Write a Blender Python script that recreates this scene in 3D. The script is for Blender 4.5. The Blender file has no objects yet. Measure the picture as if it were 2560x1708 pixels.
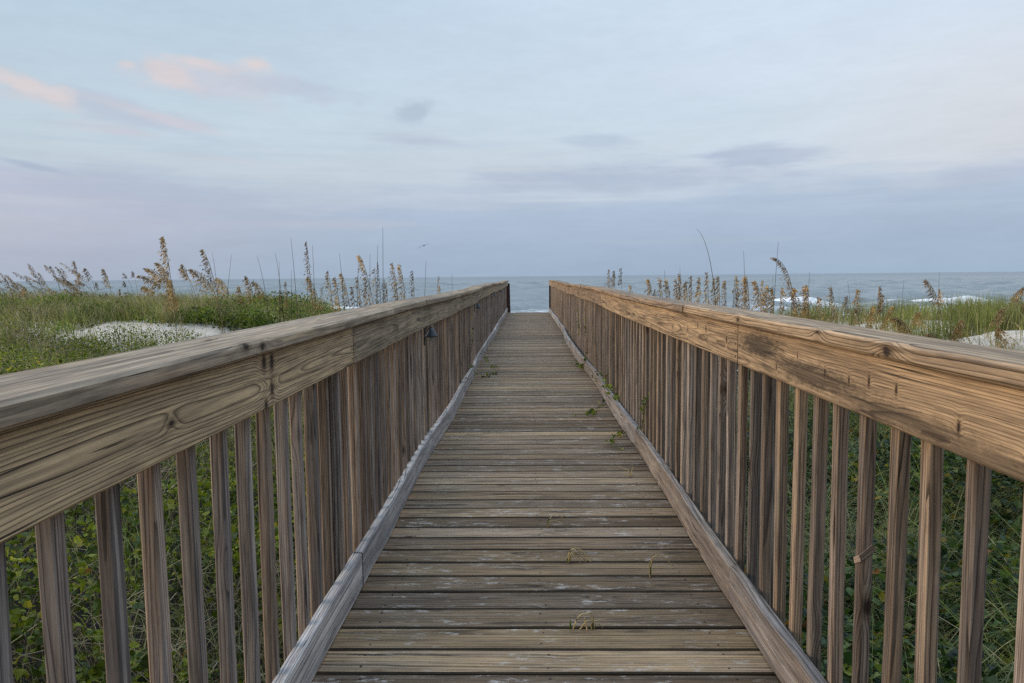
import bpy, math, random
import numpy as np
from mathutils import Vector, Matrix

random.seed(7)
RNG = np.random.default_rng(11)
SC = bpy.context.scene
COL = SC.collection
PI = math.pi

# ------------------------------------------------------------------ camera
H = 1.22                       # eye height above the deck
F = 1850.0                     # focal length in photo pixels (2560 wide)
cam_d = bpy.data.cameras.new('camera')
cam_d.sensor_width = 36.0
cam_d.lens = 36.0 * F / 2560.0
cam_d.clip_end = 60000.0
cam_d.clip_start = 0.05
cam = bpy.data.objects.new('camera', cam_d)
COL.objects.link(cam)
ROT = (Matrix.Rotation(math.radians(1.20), 3, 'Z') @
       Matrix.Rotation(math.radians(90 - 5.03), 3, 'X') @
       Matrix.Rotation(math.radians(-0.55), 3, 'Z'))
cam.matrix_world = Matrix.Translation((0, 0, H)) @ ROT.to_4x4()
SC.camera = cam


def at(px, py, Y):
    """place along the walk at distance Y that is seen towards (px, py)"""
    d = ROT @ Vector(((px - 1280) / F, (854 - py) / F, -1.0))
    return Vector((0, 0, H)) + d * (Y / d.y)


def lin(r, g, b):
    f = lambda c: (c / 255 / 12.92) if c <= 10 else ((c / 255 + .055) / 1.055) ** 2.4
    return (f(r), f(g), f(b), 1.0)


# ------------------------------------------------------------------ noise helpers
def _hash(ix, iy, seed):
    n = (ix.astype(np.int64) * 374761393 + iy.astype(np.int64) * 668265263 + seed * 974634777)
    n = (n ^ (n >> 13)) * 1274126177
    n = n ^ (n >> 16)
    return (n & 0xFFFF) / 65535.0


def vnoise(x, y, seed=0):
    x = np.asarray(x, float); y = np.asarray(y, float)
    ix = np.floor(x); iy = np.floor(y)
    fx = x - ix; fy = y - iy
    fx = fx * fx * (3 - 2 * fx); fy = fy * fy * (3 - 2 * fy)
    a = _hash(ix, iy, seed); b = _hash(ix + 1, iy, seed)
    c = _hash(ix, iy + 1, seed); d = _hash(ix + 1, iy + 1, seed)
    return (a * (1 - fx) + b * fx) * (1 - fy) + (c * (1 - fx) + d * fx) * fy


def fbm(x, y, seed=0, o=4):
    s = 0; a = .5; t = 0
    for i in range(o):
        s = s + a * vnoise(np.asarray(x) * 2 ** i, np.asarray(y) * 2 ** i, seed + i * 17); t += a; a *= .5
    return s / t


def sstep(a, b, x):
    t = np.clip((np.asarray(x, float) - a) / (b - a), 0, 1)
    return t * t * (3 - 2 * t)


# ------------------------------------------------------------------ object helpers
def tag(o, label=None, cat=None, group=None, kind=None):
    if label: o['label'] = label
    if cat: o['category'] = cat
    if group: o['group'] = group
    if kind: o['kind'] = kind
    return o


def empty(name, loc, label, cat, group=None):
    o = bpy.data.objects.new(name, None)
    o.empty_display_size = .1
    o.location = loc
    COL.objects.link(o)
    return tag(o, label, cat, group)


def link(name, me, parent=None):
    o = bpy.data.objects.new(name, me)
    COL.objects.link(o)
    if parent is not None:
        o.parent = parent
        o.matrix_parent_inverse = Matrix.Translation(-Vector(parent.location))
    return o


def np_mesh(name, V, tris, mats, attrs=None, smooth=False, matidx=None):
    """big mesh from numpy arrays; tris (n,3) or (n,4)"""
    me = bpy.data.meshes.new(name)
    V = np.ascontiguousarray(V, np.float32)
    tris = np.ascontiguousarray(tris, np.int32)
    k = tris.shape[1]
    me.vertices.add(len(V)); me.vertices.foreach_set('co', V.ravel())
    me.loops.add(tris.size); me.loops.foreach_set('vertex_index', tris.ravel())
    me.polygons.add(len(tris))
    me.polygons.foreach_set('loop_start', np.arange(0, tris.size, k, dtype=np.int32))
    if matidx is not None:
        me.polygons.foreach_set('material_index', np.ascontiguousarray(matidx, np.int32))
    me.update(calc_edges=True)
    for m in mats: me.materials.append(m)
    for an, (typ, arr) in (attrs or {}).items():
        at_ = me.attributes.new(an, typ, 'POINT')
        arr = np.ascontiguousarray(arr, np.float32).ravel()
        at_.data.foreach_set('vector' if typ == 'FLOAT_VECTOR' else 'value', arr)
    me.polygons.foreach_set('use_smooth', np.full(len(tris), bool(smooth)))
    return me


class MB:
    """collects pieces into one mesh with wood coordinates"""
    def __init__(s):
        s.v = []; s.f = []; s.wc = []; s.rn = []; s.mi = []; s.n = 0

    def add(s, v, f, wc=None, rn=None, mi=0):
        k = len(v)
        s.v += [tuple(p) for p in v]
        s.f += [tuple(i + s.n for i in q) for q in f]
        s.mi += [mi] * len(f)
        s.wc += list(wc) if wc is not None else [tuple(p) for p in v]
        s.rn += [tuple(rn)] * k if rn is not None else [(.5, .5, .5)] * k
        s.n += k

    def build(s, name, mats, parent=None, smooth=False):
        me = bpy.data.meshes.new(name)
        me.from_pydata(s.v, [], s.f)
        for m in (mats if isinstance(mats, (list, tuple)) else [mats]): me.materials.append(m)
        if len(set(s.mi)) > 1:
            me.polygons.foreach_set('material_index', s.mi)
        for an, arr in (('wc', s.wc), ('rnd', s.rn)):
            a = me.attributes.new(an, 'FLOAT_VECTOR', 'POINT')
            a.data.foreach_set('vector', np.array(arr, np.float32).ravel())
        if smooth:
            me.polygons.foreach_set('use_smooth', [True] * len(me.polygons))
        me.update()
        return link(name, me, parent)


def beam(mb, p0, p1, w, h, u=None, n=2, ch=.004, off=None, pith=None, sx0=None, rn=None, cup=0.0, edge=0.0, seed=None, twist=0.0, side_mi=0):
    """sawn board from p0 to p1 (centre line), w across (u), h in the third direction"""
    p0 = Vector(p0); p1 = Vector(p1)
    a = p1 - p0; L = a.length; a.normalize()
    if u is None: u = a.cross(Vector((0, 0, 1)))
    u = Vector(u).normalized()
    v = u.cross(a).normalized()
    if v.z < -.01: v = -v
    hw, hh = w / 2, h / 2
    cs = [(-hw + ch, hh), (-hw / 3, hh - cup), (hw / 3, hh - cup), (hw - ch, hh), (hw, hh - ch), (hw, -hh + ch),
          (hw - ch, -hh), (-hw + ch, -hh), (-hw, -hh + ch), (-hw, hh - ch)]
    m = len(cs)
    R = random
    if pith is None:
        pith = (R.uniform(-.05, .05), -R.choice([-1, 1]) * R.uniform(.03, .11))
    if sx0 is None: sx0 = R.uniform(0, 60)
    if rn is None: rn = (R.random(), R.random(), R.random())
    sd = R.randint(0, 9999) if seed is None else seed
    V = []; WC = []; Fc = []
    for i in range(n + 1):
        t = i / n; s = t * L
        du, dv = off(s) if off else (0, 0)
        c = p0 + a * s + u * du + v * dv
        for j, (x, y) in enumerate(cs):
            ex = 0
            if edge and abs(x) > hw * .5:
                sg = 1 if x > 0 else -1
                ex = sg * edge * (2 * float(vnoise(s * 7 + sd, sg * 3.3, 5)) - 1)
            yy = y + twist * (t - .5) * x
            V.append(c + u * (x + ex) + v * yy)
            WC.append((s + sx0, x + pith[0], y + pith[1]))
    for i in range(n):
        for j in range(m):
            k = (j + 1) % m
            Fc.append((i * m + j, i * m + k, (i + 1) * m + k, (i + 1) * m + j))
    Fc.append(tuple(range(m - 1, -1, -1)))
    Fc.append(tuple(n * m + j for j in range(m)))
    # orientation
    nrm = (V[1] - V[0]).cross(V[m] - V[0])
    if nrm.dot(v) < 0: Fc = [tuple(reversed(q)) for q in Fc]
    k0 = len(mb.mi)
    mb.add(V, Fc, WC, rn)
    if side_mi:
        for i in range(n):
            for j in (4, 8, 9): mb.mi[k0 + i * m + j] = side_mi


def tube(mb, pts, rad, k=5, cap=True):
    pts = [Vector(p) for p in pts]
    n = len(pts); V = []; Fc = []
    for i, p in enumerate(pts):
        d = (pts[min(i + 1, n - 1)] - pts[max(i - 1, 0)]).normalized()
        r_ = Vector((0, 0, 1)) if abs(d.z) < .9 else Vector((1, 0, 0))
        a = d.cross(r_).normalized(); b = d.cross(a)
        r = rad[i] if isinstance(rad, (list, tuple)) else rad
        for j in range(k):
            an = 2 * PI * j / k
            V.append(p + (a * math.cos(an) + b * math.sin(an)) * r)
    for i in range(n - 1):
        for j in range(k):
            Fc.append((i * k + j, i * k + (j + 1) % k, (i + 1) * k + (j + 1) % k, (i + 1) * k + j))
    if cap:
        Fc.append(tuple(range(k - 1, -1, -1))); Fc.append(tuple((n - 1) * k + j for j in range(k)))
    mb.add(V, Fc)


# ------------------------------------------------------------------ shader helpers
class NT:
    def __init__(s, tree):
        s.t = tree; s.n = tree.nodes; s.l = tree.links

    def put(s, sock, val):
        if val is None: return
        if isinstance(val, bpy.types.NodeSocket): s.l.new(val, sock)
        else:
            if sock.type == 'RGBA' and len(val) == 3: val = (*val, 1)
            sock.default_value = val

    def node(s, typ, **kw):
        nd = s.n.new(typ)
        for k, v in kw.items(): setattr(nd, k, v)
        return nd

    def m(s, op, a, b=None, c=None, clamp=False):
        nd = s.n.new('ShaderNodeMath'); nd.operation = op; nd.use_clamp = clamp
        for i, x in enumerate((a, b, c)): s.put(nd.inputs[i], x)
        return nd.outputs[0]

    def add(s, a, b): return s.m('ADD', a, b)
    def sub(s, a, b): return s.m('SUBTRACT', a, b)
    def mul(s, a, b): return s.m('MULTIPLY', a, b)

    def vm(s, op, a, b=None):
        nd = s.n.new('ShaderNodeVectorMath'); nd.operation = op
        s.put(nd.inputs[0], a)
        if b is not None: s.put(nd.inputs[1], b)
        return nd.outputs[1] if op in ('LENGTH', 'DISTANCE', 'DOT_PRODUCT') else nd.outputs[0]

    def sep(s, v):
        nd = s.n.new('ShaderNodeSeparateXYZ'); s.put(nd.inputs[0], v); return nd.outputs

    def comb(s, x, y, z):
        nd = s.n.new('ShaderNodeCombineXYZ')
        for i, q in enumerate((x, y, z)): s.put(nd.inputs[i], q)
        return nd.outputs[0]

    def noise(s, vec, scale=1., detail=2., rough=.5, dist=0., out=0):
        nd = s.n.new('ShaderNodeTexNoise')
        s.put(nd.inputs['Vector'], vec)
        nd.inputs['Scale'].default_value = scale; nd.inputs['Detail'].default_value = detail
        nd.inputs['Roughness'].default_value = rough; nd.inputs['Distortion'].default_value = dist
        return nd.outputs[out]

    def ss(s, a, b, x, lo=0., hi=1.):
        nd = s.n.new('ShaderNodeMapRange'); nd.interpolation_type = 'SMOOTHSTEP'
        s.put(nd.inputs[0], x)
        for i, q in zip((1, 2, 3, 4), (a, b, lo, hi)): s.put(nd.inputs[i], q)
        return nd.outputs[0]

    def ramp(s, x, stops, interp='LINEAR'):
        nd = s.n.new('ShaderNodeValToRGB'); cr = nd.color_ramp; cr.interpolation = interp
        s.put(nd.inputs[0], x)
        while len(cr.elements) < len(stops): cr.elements.new(.5)
        for e, (p, c) in zip(cr.elements, stops):
            e.position = p; e.color = c if hasattr(c, '__len__') and len(c) == 4 else ((c, c, c, 1) if not hasattr(c, '__len__') else (*c, 1))
        return nd.outputs[0]

    def mix(s, f, a, b, mode='MIX'):
        nd = s.n.new('ShaderNodeMix'); nd.data_type = 'RGBA'; nd.blend_type = mode
        s.put(nd.inputs[0], f); s.put(nd.inputs[6], a); s.put(nd.inputs[7], b)
        return nd.outputs[2]

    def attr(s, name, out=1):
        nd = s.n.new('ShaderNodeAttribute'); nd.attribute_name = name
        return nd.outputs[out]


def new_mat(name):
    m = bpy.data.materials.new(name); m.use_nodes = True
    t = m.node_tree; t.nodes.clear()
    q = NT(t)
    out = q.node('ShaderNodeOutputMaterial')
    return m, q, out


def principled(q, out, col, rough=.7, normal=None, spec=.3):
    b = q.node('ShaderNodeBsdfPrincipled')
    q.put(b.inputs['Base Color'], col); q.put(b.inputs['Roughness'], rough)
    b.inputs['Specular IOR Level'].default_value = spec
    if normal is not None: q.put(b.inputs['Normal'], normal)
    q.l.new(b.outputs[0], out.inputs[0])
    return b


def bump(q, h, strength=.5, dist=.002):
    nd = q.node('ShaderNodeBump'); nd.inputs['Strength'].default_value = strength
    nd.inputs['Distance'].default_value = dist
    q.put(nd.inputs['Height'], h)
    return nd.outputs[0]


def wood(name, early, late, early2, gray, gray_amt, ring=.0075, line=.8, val=(.75, 1.2), knot_den=.25,
         knots=(), speck=0., stain=.4, rough=.85, crack=1.0, drift=.03, green=0.0, warp_amt=.014, fibre=.5, stains=(), pith=(0., 0.), ilo=.4, streak=.42, sfreq=38., ckf=95., ckt=.66):
    m, q, out = new_mat(name)
    P = q.attr('wc'); R = q.sep(q.attr('rnd'))
    sx, sy, sz = q.sep(P)
    low = q.comb(q.mul(sx, .9), q.mul(sy, 4.), q.mul(sz, 4.))
    nz = q.sep(q.noise(low, 1., 2., .5, out=1))
    w1 = q.mul(q.sub(nz[0], .5), .045); w2 = q.mul(q.sub(nz[1], .5), .045)
    tilt = q.mul(q.sub(R[0], .5), drift)
    yy = q.add(q.add(sy, w1), q.mul(q.m('SINE', q.mul(sx, 1.3)), tilt))
    zz = q.add(q.add(sz, w2), q.mul(q.m('SINE', q.add(q.mul(sx, .9), 1.)), tilt))
    r = q.m('SQRT', q.add(q.mul(yy, yy), q.mul(zz, zz)))
    # knots
    vor = q.node('ShaderNodeTexVoronoi'); vor.feature = 'F1'
    q.put(vor.inputs['Vector'], q.comb(q.mul(sx, .55), sy, sz)); vor.inputs['Scale'].default_value = 4.0
    act = q.m('GREATER_THAN', q.sep(vor.outputs['Color'])[0], 1 - knot_den)
    kd = q.mul(vor.outputs['Distance'], .25)
    kmask = q.mul(q.ss(.015, .006, kd), act)
    kring = q.mul(q.ss(.026, .014, kd), act)
    warp = q.mul(q.m('EXPONENT', q.mul(q.m('POWER', q.mul(kd, 1 / .032), 2.), -1.)), q.mul(act, warp_amt))
    for (kx, ky, kz, kr, kw, sq) in knots:
        d = q.vm('LENGTH', q.comb(q.mul(q.sub(sx, kx), sq), q.sub(sy, ky + pith[0]), q.sub(sz, kz + pith[1])))
        d = q.add(d, q.mul(q.sub(q.noise(P, 45., 2.), .5), kr * .6))
        kmask = q.m('MAXIMUM', kmask, q.ss(kr, kr * .45, d))
        kring = q.m('MAXIMUM', kring, q.ss(kr * 2.0, kr * .9, d))
        warp = q.add(warp, q.mul(q.m('EXPONENT', q.mul(q.m('POWER', q.mul(d, 1 / (kr * 2.6)), 2.), -1.)), kw))
    r = q.add(r, warp)
    r = q.add(r, q.mul(q.sub(q.noise(q.comb(q.mul(sx, 7.), q.mul(sy, 45.), q.mul(sz, 45.)), 1., 2.), .5), .0022))
    t = q.mul(r, 1 / ring)
    t = q.add(t, q.mul(q.noise(q.comb(q.mul(r, 42.), R[1], R[2]), 1., 2.), 3.0))
    inten = q.ss(.25, .68, q.noise(q.comb(q.m('FLOOR', t), R[1], q.mul(sx, 1.1)), 1.7, 3., .6), ilo, 1.)
    f = q.m('FRACT', t)
    L = q.ramp(f, [(0, .15), (.05, 0.), (.5, .06), (.76, .5), (.90, 1.), (.97, .95), (1., .2)])
    ln = q.mul(q.mul(L, inten), line)
    fib = q.noise(q.comb(q.mul(sx, 4.), q.mul(sy, 150.), q.mul(sz, 150.)), 1., 3., .65)
    mid = q.noise(q.comb(q.mul(sx, 2.2), q.mul(sy, 40.), q.mul(sz, 40.)), 1., 3., .6)
    big = q.noise(q.comb(q.mul(sx, 1.6), q.mul(sy, 9.), q.mul(sz, 9.)), 1., 3., .6)
    col = q.mix(q.ss(.3, .7, q.add(q.mul(R[2], .6), q.mul(big, .45))), early, early2)
    col = q.mix(ln, col, late)
    g = q.mul(q.ss(.35, .65, q.add(mid, q.mul(q.sub(R[1], .5), .35))), gray_amt)
    col = q.mix(g, col, q.mix(ln, gray, tuple(c * .25 for c in gray[:3]) + (1,)))
    # stains
    st = q.ss(.56, .74, q.noise(q.comb(q.mul(sx, 2.4), q.mul(sy, 13.), q.add(q.mul(sz, 13.), R[0])), 1., 5., .68))
    stf = q.mul(st, stain)
    for (ax, ay, rx, ry, amt) in stains:
        d = q.m('SQRT', q.add(q.m('POWER', q.mul(q.sub(sx, ax), 1 / rx), 2.), q.m('POWER', q.mul(q.sub(sy, ay + pith[0]), 1 / ry), 2.)))
        d = q.add(d, q.mul(q.sub(q.noise(q.comb(q.mul(sx, 22.), q.mul(sy, 70.), sz), 1., 8., .82), .5), 2.2))
        stf = q.m('MAXIMUM', stf, q.mul(q.ss(1.05, .35, d), amt))
    col = q.mix(stf, col, (.022, .019, .017, 1))
    # fibres and value
    col = q.mix(1., col, q.ramp(fib, [(.25, 1 - fibre * .75), (.55, 1.), (.8, 1 + fibre * .45)]), 'MULTIPLY')
    s1 = q.noise(q.comb(q.mul(sx, 1.3), q.add(q.mul(sy, sfreq), q.mul(R[0], 9.)), q.mul(sz, sfreq)), 1., 4., .68)
    s2 = q.noise(q.comb(q.mul(sx, 9.), q.mul(sy, sfreq * 1.6), q.mul(sz, sfreq * 1.6)), 1., 4., .7)
    sk_ = q.mul(q.ss(.30, .68, s1, 1 - streak, 1 + streak * .45), q.ss(.28, .62, s2, 1 - streak * .55, 1 + streak * .22))
    col = q.mix(1., col, q.comb(sk_, sk_, q.m('POWER', sk_, .92)), 'MULTIPLY')
    vnode = q.add(val[0], q.mul(q.m('FRACT', q.add(q.mul(R[0], 3.7), R[2])), val[1] - val[0]))
    vnode = q.mul(vnode, q.ss(.2, .8, big, .82, 1.16))
    col = q.mix(1., col, q.comb(vnode, vnode, vnode), 'MULTIPLY')
    if green:
        gm = q.mul(q.ss(.5, .75, q.noise(P, 6., 4., .6)), green)
        col = q.mix(gm, col, (.09, .095, .035, 1))
    col = q.mix(q.mul(kring, .5), col, (.07, .04, .02, 1))
    col = q.mix(q.mul(kmask, .9), col, (.018, .012, .009, 1))
    ck = q.ss(ckt, ckt + .05, q.noise(q.comb(q.mul(sx, 2.6), q.mul(sy, ckf), q.mul(sz, ckf)), 1., 2., .5))
    ck = q.mul(q.mul(ck, q.ss(.45, .6, big)), crack)
    col = q.mix(q.mul(ck, .85), col, (.012, .01, .009, 1))
    if speck:
        sp = q.mul(q.ss(.53, .64, q.noise(q.comb(q.mul(sx, 13.), q.mul(sy, 42.), q.mul(sz, 42.)), 1., 5., .78)),
                   q.ss(.44, .62, q.noise(q.comb(q.mul(sx, 3.), q.mul(sy, 8.), R[2]), 1., 4., .7)))
        col = q.mix(q.mul(sp, speck), col, (.46, .44, .41, 1))
    h = q.sub(q.mul(fib, .5), q.add(q.mul(ln, .55), q.add(q.mul(ck, 1.6), q.mul(kmask, .8))))
    principled(q, out, col, rough, bump(q, h, .5, .002), .25)
    return m


# ------------------------------------------------------------------ materials
BOARD_W = .140
M = {}
M['deck'] = wood('weathered_deck_wood', (.375, .265, .15, 1), (.026, .019, .014, 1), (.215, .145, .083, 1), (.245, .195, .15, 1), .55,
                 ring=.012, line=.9, val=(.62, 1.22), knot_den=.7, speck=.75, stain=.75, green=.05, crack=1.0, ilo=.1, streak=.30, sfreq=30., ckf=60., ckt=.645)
M['kerb'] = wood('silver_grey_kerb_wood', (.46, .43, .40, 1), (.05, .046, .044, 1), (.41, .385, .36, 1), (.46, .445, .43, 1), .8,
                 ring=.006, line=1., val=(.85, 1.15), knot_den=.3, stain=.35, crack=1.2)
M['kerb_warm'] = wood('grey_brown_kerb_wood', (.37, .30, .24, 1), (.06, .046, .038, 1), (.35, .30, .26, 1), (.36, .345, .34, 1), .65,
                      ring=.007, line=1., val=(.85, 1.15), knot_den=.4, stain=.3, crack=1.2)
M['cap_l'] = wood('left_cap_wood', (.39, .29, .185, 1), (.07, .05, .035, 1), (.33, .25, .165, 1), (.31, .26, .21, 1), .5,
                  ring=.012, line=.75, val=(.9, 1.12), knot_den=.3, stain=.4)
M['cap_r'] = wood('right_cap_wood', (.42, .305, .19, 1), (.045, .028, .018, 1), (.34, .235, .145, 1), (.30, .25, .21, 1), .35,
                  ring=.0095, line=.95, val=(.9, 1.12), knot_den=.35, stain=.3)
M['board_l'] = wood('left_rail_board_wood', (.37, .275, .165, 1), (.04, .028, .02, 1), (.31, .235, .145, 1), (.29, .25, .2, 1), .3,
                    ring=.008, line=.95, val=(.88, 1.12), knot_den=.3, stain=.3)
M['board_r'] = wood('right_rail_board_wood', (.39, .275, .17, 1), (.05, .03, .018, 1), (.335, .235, .15, 1), (.28, .22, .17, 1), .3,
                    ring=.0075, line=.85, val=(.9, 1.12), knot_den=.45, stain=.4)
M['bal_l'] = wood('left_baluster_wood', (.33, .245, .175, 1), (.045, .033, .027, 1), (.28, .22, .18, 1), (.31, .285, .27, 1), .65,
                  ring=.0065, line=1., val=(.68, 1.42), knot_den=.95, stain=.4, streak=.5, sfreq=60.)
M['bal_r'] = wood('right_baluster_wood', (.41, .30, .205, 1), (.048, .035, .027, 1), (.30, .23, .175, 1), (.31, .275, .25, 1), .6,
                  ring=.0065, line=1., val=(.72, 1.45), knot_den=.95, stain=.4, streak=.5, sfreq=60.)
M['frame'] = wood('under_deck_wood', (.16, .12, .08, 1), (.04, .03, .02, 1), (.12, .10, .07, 1), (.15, .14, .13, 1), .5)

m, q, out = new_mat('dark_stained_wood')
principled(q, out, q.mix(q.noise(q.attr('wc'), 12., 3.), (.016, .008, .006, 1), (.03, .014, .01, 1)), .7)
M['dark'] = m
m, q, out = new_mat('gap_shade_plank_edge')  # plank sides and one chamfer coloured near black as painted shade in the gaps
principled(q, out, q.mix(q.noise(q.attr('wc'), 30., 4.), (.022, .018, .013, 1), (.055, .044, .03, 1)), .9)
M['gap_shade'] = m
m, q, out = new_mat('rusty_nail'); principled(q, out, (.02, .015, .012, 1), .6); M['nail'] = m
m, q, out = new_mat('lamp_hood_metal')
gt = q.node('ShaderNodeTexCoord').outputs['Object']
principled(q, out, q.mix(q.noise(gt, 60., 3.), (.012, .02, .03, 1), (.03, .045, .06, 1)), .45, None, .5)
M['hood'] = m
m, q, out = new_mat('frosted_lens'); principled(q, out, (.32, .36, .33, 1), .35); M['lens'] = m


def leaf_mat(name, stops, trans=.35, rough=.55, edge_attr=False):
    m, q, out = new_mat(name)
    rn = q.attr('rnd', 2)
    col = q.ramp(rn, stops)
    pos = q.node('ShaderNodeNewGeometry').outputs['Position']
    v = q.ss(.3, .7, q.noise(pos, 1.6, 4., .6), .5, 1.35)
    col = q.mix(1., col, q.comb(v, v, v), 'MULTIPLY')
    d = q.node('ShaderNodeBsdfPrincipled'); q.put(d.inputs['Base Color'], col)
    d.inputs['Roughness'].default_value = rough; d.inputs['Specular IOR Level'].default_value = .3
    t = q.node('ShaderNodeBsdfTranslucent'); q.put(t.inputs['Color'], q.mix(1., col, (1.2, 1.25, .6, 1), 'MULTIPLY'))
    mx = q.node('ShaderNodeMixShader'); mx.inputs[0].default_value = trans
    q.l.new(d.outputs[0], mx.inputs[1]); q.l.new(t.outputs[0], mx.inputs[2]); q.l.new(mx.outputs[0], out.inputs[0])
    return m


M['leaf_l'] = leaf_mat('bright_vine_leaves', [(0, (.02, .032, .009)), (.35, (.075, .11, .016)), (.65, (.18, .22, .024)), (.88, (.34, .34, .05)), (.95, (.42, .26, .05)), (1, (.22, .12, .05))])
M['leaf_r'] = leaf_mat('dark_thicket_leaves', [(0, (.012, .03, .014)), (.4, (.04, .075, .025)), (.8, (.10, .155, .045)), (.93, (.20, .23, .045)), (.98, (.3, .2, .025)), (1, (.3, .1, .025))])
M['leaf_d'] = leaf_mat('dune_shrub_leaves', [(0, (.045, .075, .018)), (.4, (.11, .165, .028)), (.75, (.20, .245, .045)), (.93, (.33, .31, .09)), (1, (.36, .26, .12))])
M['grass_g'] = leaf_mat('green_beach_grass', [(0, (.075, .105, .03)), (.45, (.18, .21, .06)), (.8, (.31, .31, .12)), (1, (.46, .39, .2))])
M['grass_dry'] = leaf_mat('dry_grass', [(0, (.17, .12, .07)), (.5, (.34, .255, .15)), (1, (.5, .41, .28))], .2)
M['oat'] = leaf_mat('ripe_seed_heads', [(0, (.26, .175, .09)), (.5, (.52, .385, .21)), (1, (.74, .6, .38))], .42, .7)
M['oat_gold'] = leaf_mat('golden_seed_heads', [(0, (.26, .16, .06)), (.5, (.50, .35, .17)), (1, (.74, .58, .34))], .42, .7)
M['oat_dark'] = leaf_mat('dark_seed_heads', [(0, (.13, .09, .05)), (.5, (.32, .23, .13)), (1, (.55, .42, .26))], .35, .7)
M['plume'] = leaf_mat('pale_golden_plumes', [(0, (.38, .26, .12)), (.5, (.62, .47, .25)), (1, (.85, .71, .46))], .5, .7)
M['stalk'] = leaf_mat('dry_stalks', [(0, (.14, .11, .06)), (.5, (.27, .21, .12)), (1, (.4, .33, .19))], .1, .7)
M['reed'] = leaf_mat('grey_green_stalks', [(0, (.05, .055, .045)), (1, (.10, .10, .07))], .1, .7)
M['straw'] = leaf_mat('straw_blades', [(0, (.40, .30, .13)), (.6, (.62, .50, .26)), (1, (.7, .6, .4))], .25)
M['shoot'] = leaf_mat('fresh_shoots', [(0, (.06, .12, .02)), (1, (.14, .2, .03))], .3)

# ------------------------------------------------------------------ world
SUN_EL = math.radians(17); SUN_DIR2 = (-.97, -.16)
SUN_AZ = math.atan2(SUN_DIR2[0], SUN_DIR2[1])
wd = bpy.data.worlds.new('World'); SC.world = wd; wd.use_nodes = True
wt = wd.node_tree; wt.nodes.clear(); q = NT(wt)
wo = q.node('ShaderNodeOutputWorld'); bg = q.node('ShaderNodeBackground')
q.l.new(bg.outputs[0], wo.inputs[0])
STR = .1
bg.inputs[1].default_value = STR
sk = q.node('ShaderNodeTexSky', sky_type='NISHITA'); sk.sun_disc = False
sk.sun_elevation = SUN_EL; sk.sun_rotation = SUN_AZ; sk.air_density = 1.; sk.dust_density = 1.; sk.ozone_density = 1.
D = q.sep(q.node('ShaderNodeTexCoord').outputs['Generated'])
az = q.m('ARCTAN2', D[0], D[1]); el = q.m('ARCSINE', D[2])
nA = q.noise(q.comb(q.mul(az, 3.), q.mul(el, 14.), .3), 1., 5., .62)
nB = q.noise(q.comb(q.mul(az, 7.), q.mul(el, 42.), 2.7), 1., 6., .62)
nC = q.noise(q.comb(q.mul(az, 16.), q.mul(el, 28.), 5.1), 1., 6., .58)
nD = q.noise(q.comb(q.mul(az, 2.2), q.mul(el, 5.), 9.1), 1., 3., .5)
eln = q.m('MULTIPLY', el, 2.0, clamp=True)       # 0..0.5 rad


def sky_ramp(st):
    return q.ramp(eln, [(p * 2, lin(*c)) for p, c in st])


left = sky_ramp([(0, (170, 183, 200)), (.03, (172, 183, 201)), (.07, (189, 195, 209)), (.12, (193, 206, 217)), (.17, (197, 214, 224)), (.25, (190, 210, 224)), (.33, (188, 211, 228)), (.5, (182, 205, 226))])
right = sky_ramp([(0, (158, 181, 205)), (.04, (163, 182, 206)), (.09, (188, 204, 221)), (.13, (205, 218, 230)), (.2, (209, 225, 237)), (.25, (212, 227, 241)), (.33, (212, 229, 244)), (.5, (196, 216, 238))])
azf = q.ss(-.62, .45, q.add(az, q.mul(q.sub(nD, .5), .35)))
veil = q.mix(azf, left, right)
cream = q.mul(q.ss(.26, .60, az), q.mul(q.ss(.06, .15, el), q.ss(.33, .18, el)))
veil = q.mix(q.mul(cream, .55), veil, lin(221, 219, 220))


def patch(a, e, w, h, slope=0., na=.9, nz=None, lo=1.05, hi=.15):
    """soft mask round one cloud"""
    da = q.sub(az, a); de = q.sub(q.sub(el, e), q.mul(da, slope))
    d = q.m('SQRT', q.add(q.m('POWER', q.mul(da, 1 / w), 2.), q.m('POWER', q.mul(de, 1 / h), 2.)))
    d = q.add(d, q.mul(q.sub(nz if nz is not None else nB, .5), na * 2))
    return q.ss(lo, hi, d)


def px(x, y):
    d = (ROT @ Vector(((x - 1280) / F, (854 - y) / F, -1.0))).normalized()
    return math.atan2(d.x, d.y), math.asin(d.z)


def cloud(veil, x, y, w, h, col, amt, slope=0., na=.9, nz=None, lo=1.05, hi=.15):
    a, e = px(x, y)
    return q.mix(q.mul(patch(a, e, w / F * math.cos(a) ** 2, h / F * math.cos(a), slope / math.cos(a), na, nz, lo, hi), amt), veil, lin(*col))


# broad low bank: edge sinks from the left towards the middle, rises again at the right
EDGE = [(-60, 396), (0, 400), (152, 422), (403, 436), (545, 474), (692, 504), (926, 512), (1062, 515), (1280, 503), (1629, 507), (1740, 490), (1857, 452), (2042, 460), (2173, 438), (2315, 447), (2424, 408), (2560, 398)]
edge = q.ramp(q.m('MULTIPLY_ADD', az, .625, .5), [(px(*p)[0] * .625 + .5, px(*p)[1]) for p in EDGE])
bank = q.mul(q.ss(.016, -.020, q.sub(q.add(el, q.mul(q.sub(nB, .5), .06)), edge)), q.ss(-.2, .5, az, 1., .8))
bankc = q.mix(q.ss(-.75, -.05, az), sky_ramp([(0, (170, 182, 200)), (.03, (174, 182, 200)), (.07, (187, 191, 206)), (.11, (187, 193, 210)), (.16, (178, 190, 209)), (.2, (178, 189, 207))]),
              sky_ramp([(0, (160, 182, 205)), (.04, (163, 184, 207)), (.08, (170, 188, 211)), (.12, (176, 193, 215)), (.2, (178, 192, 213))]))
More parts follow.
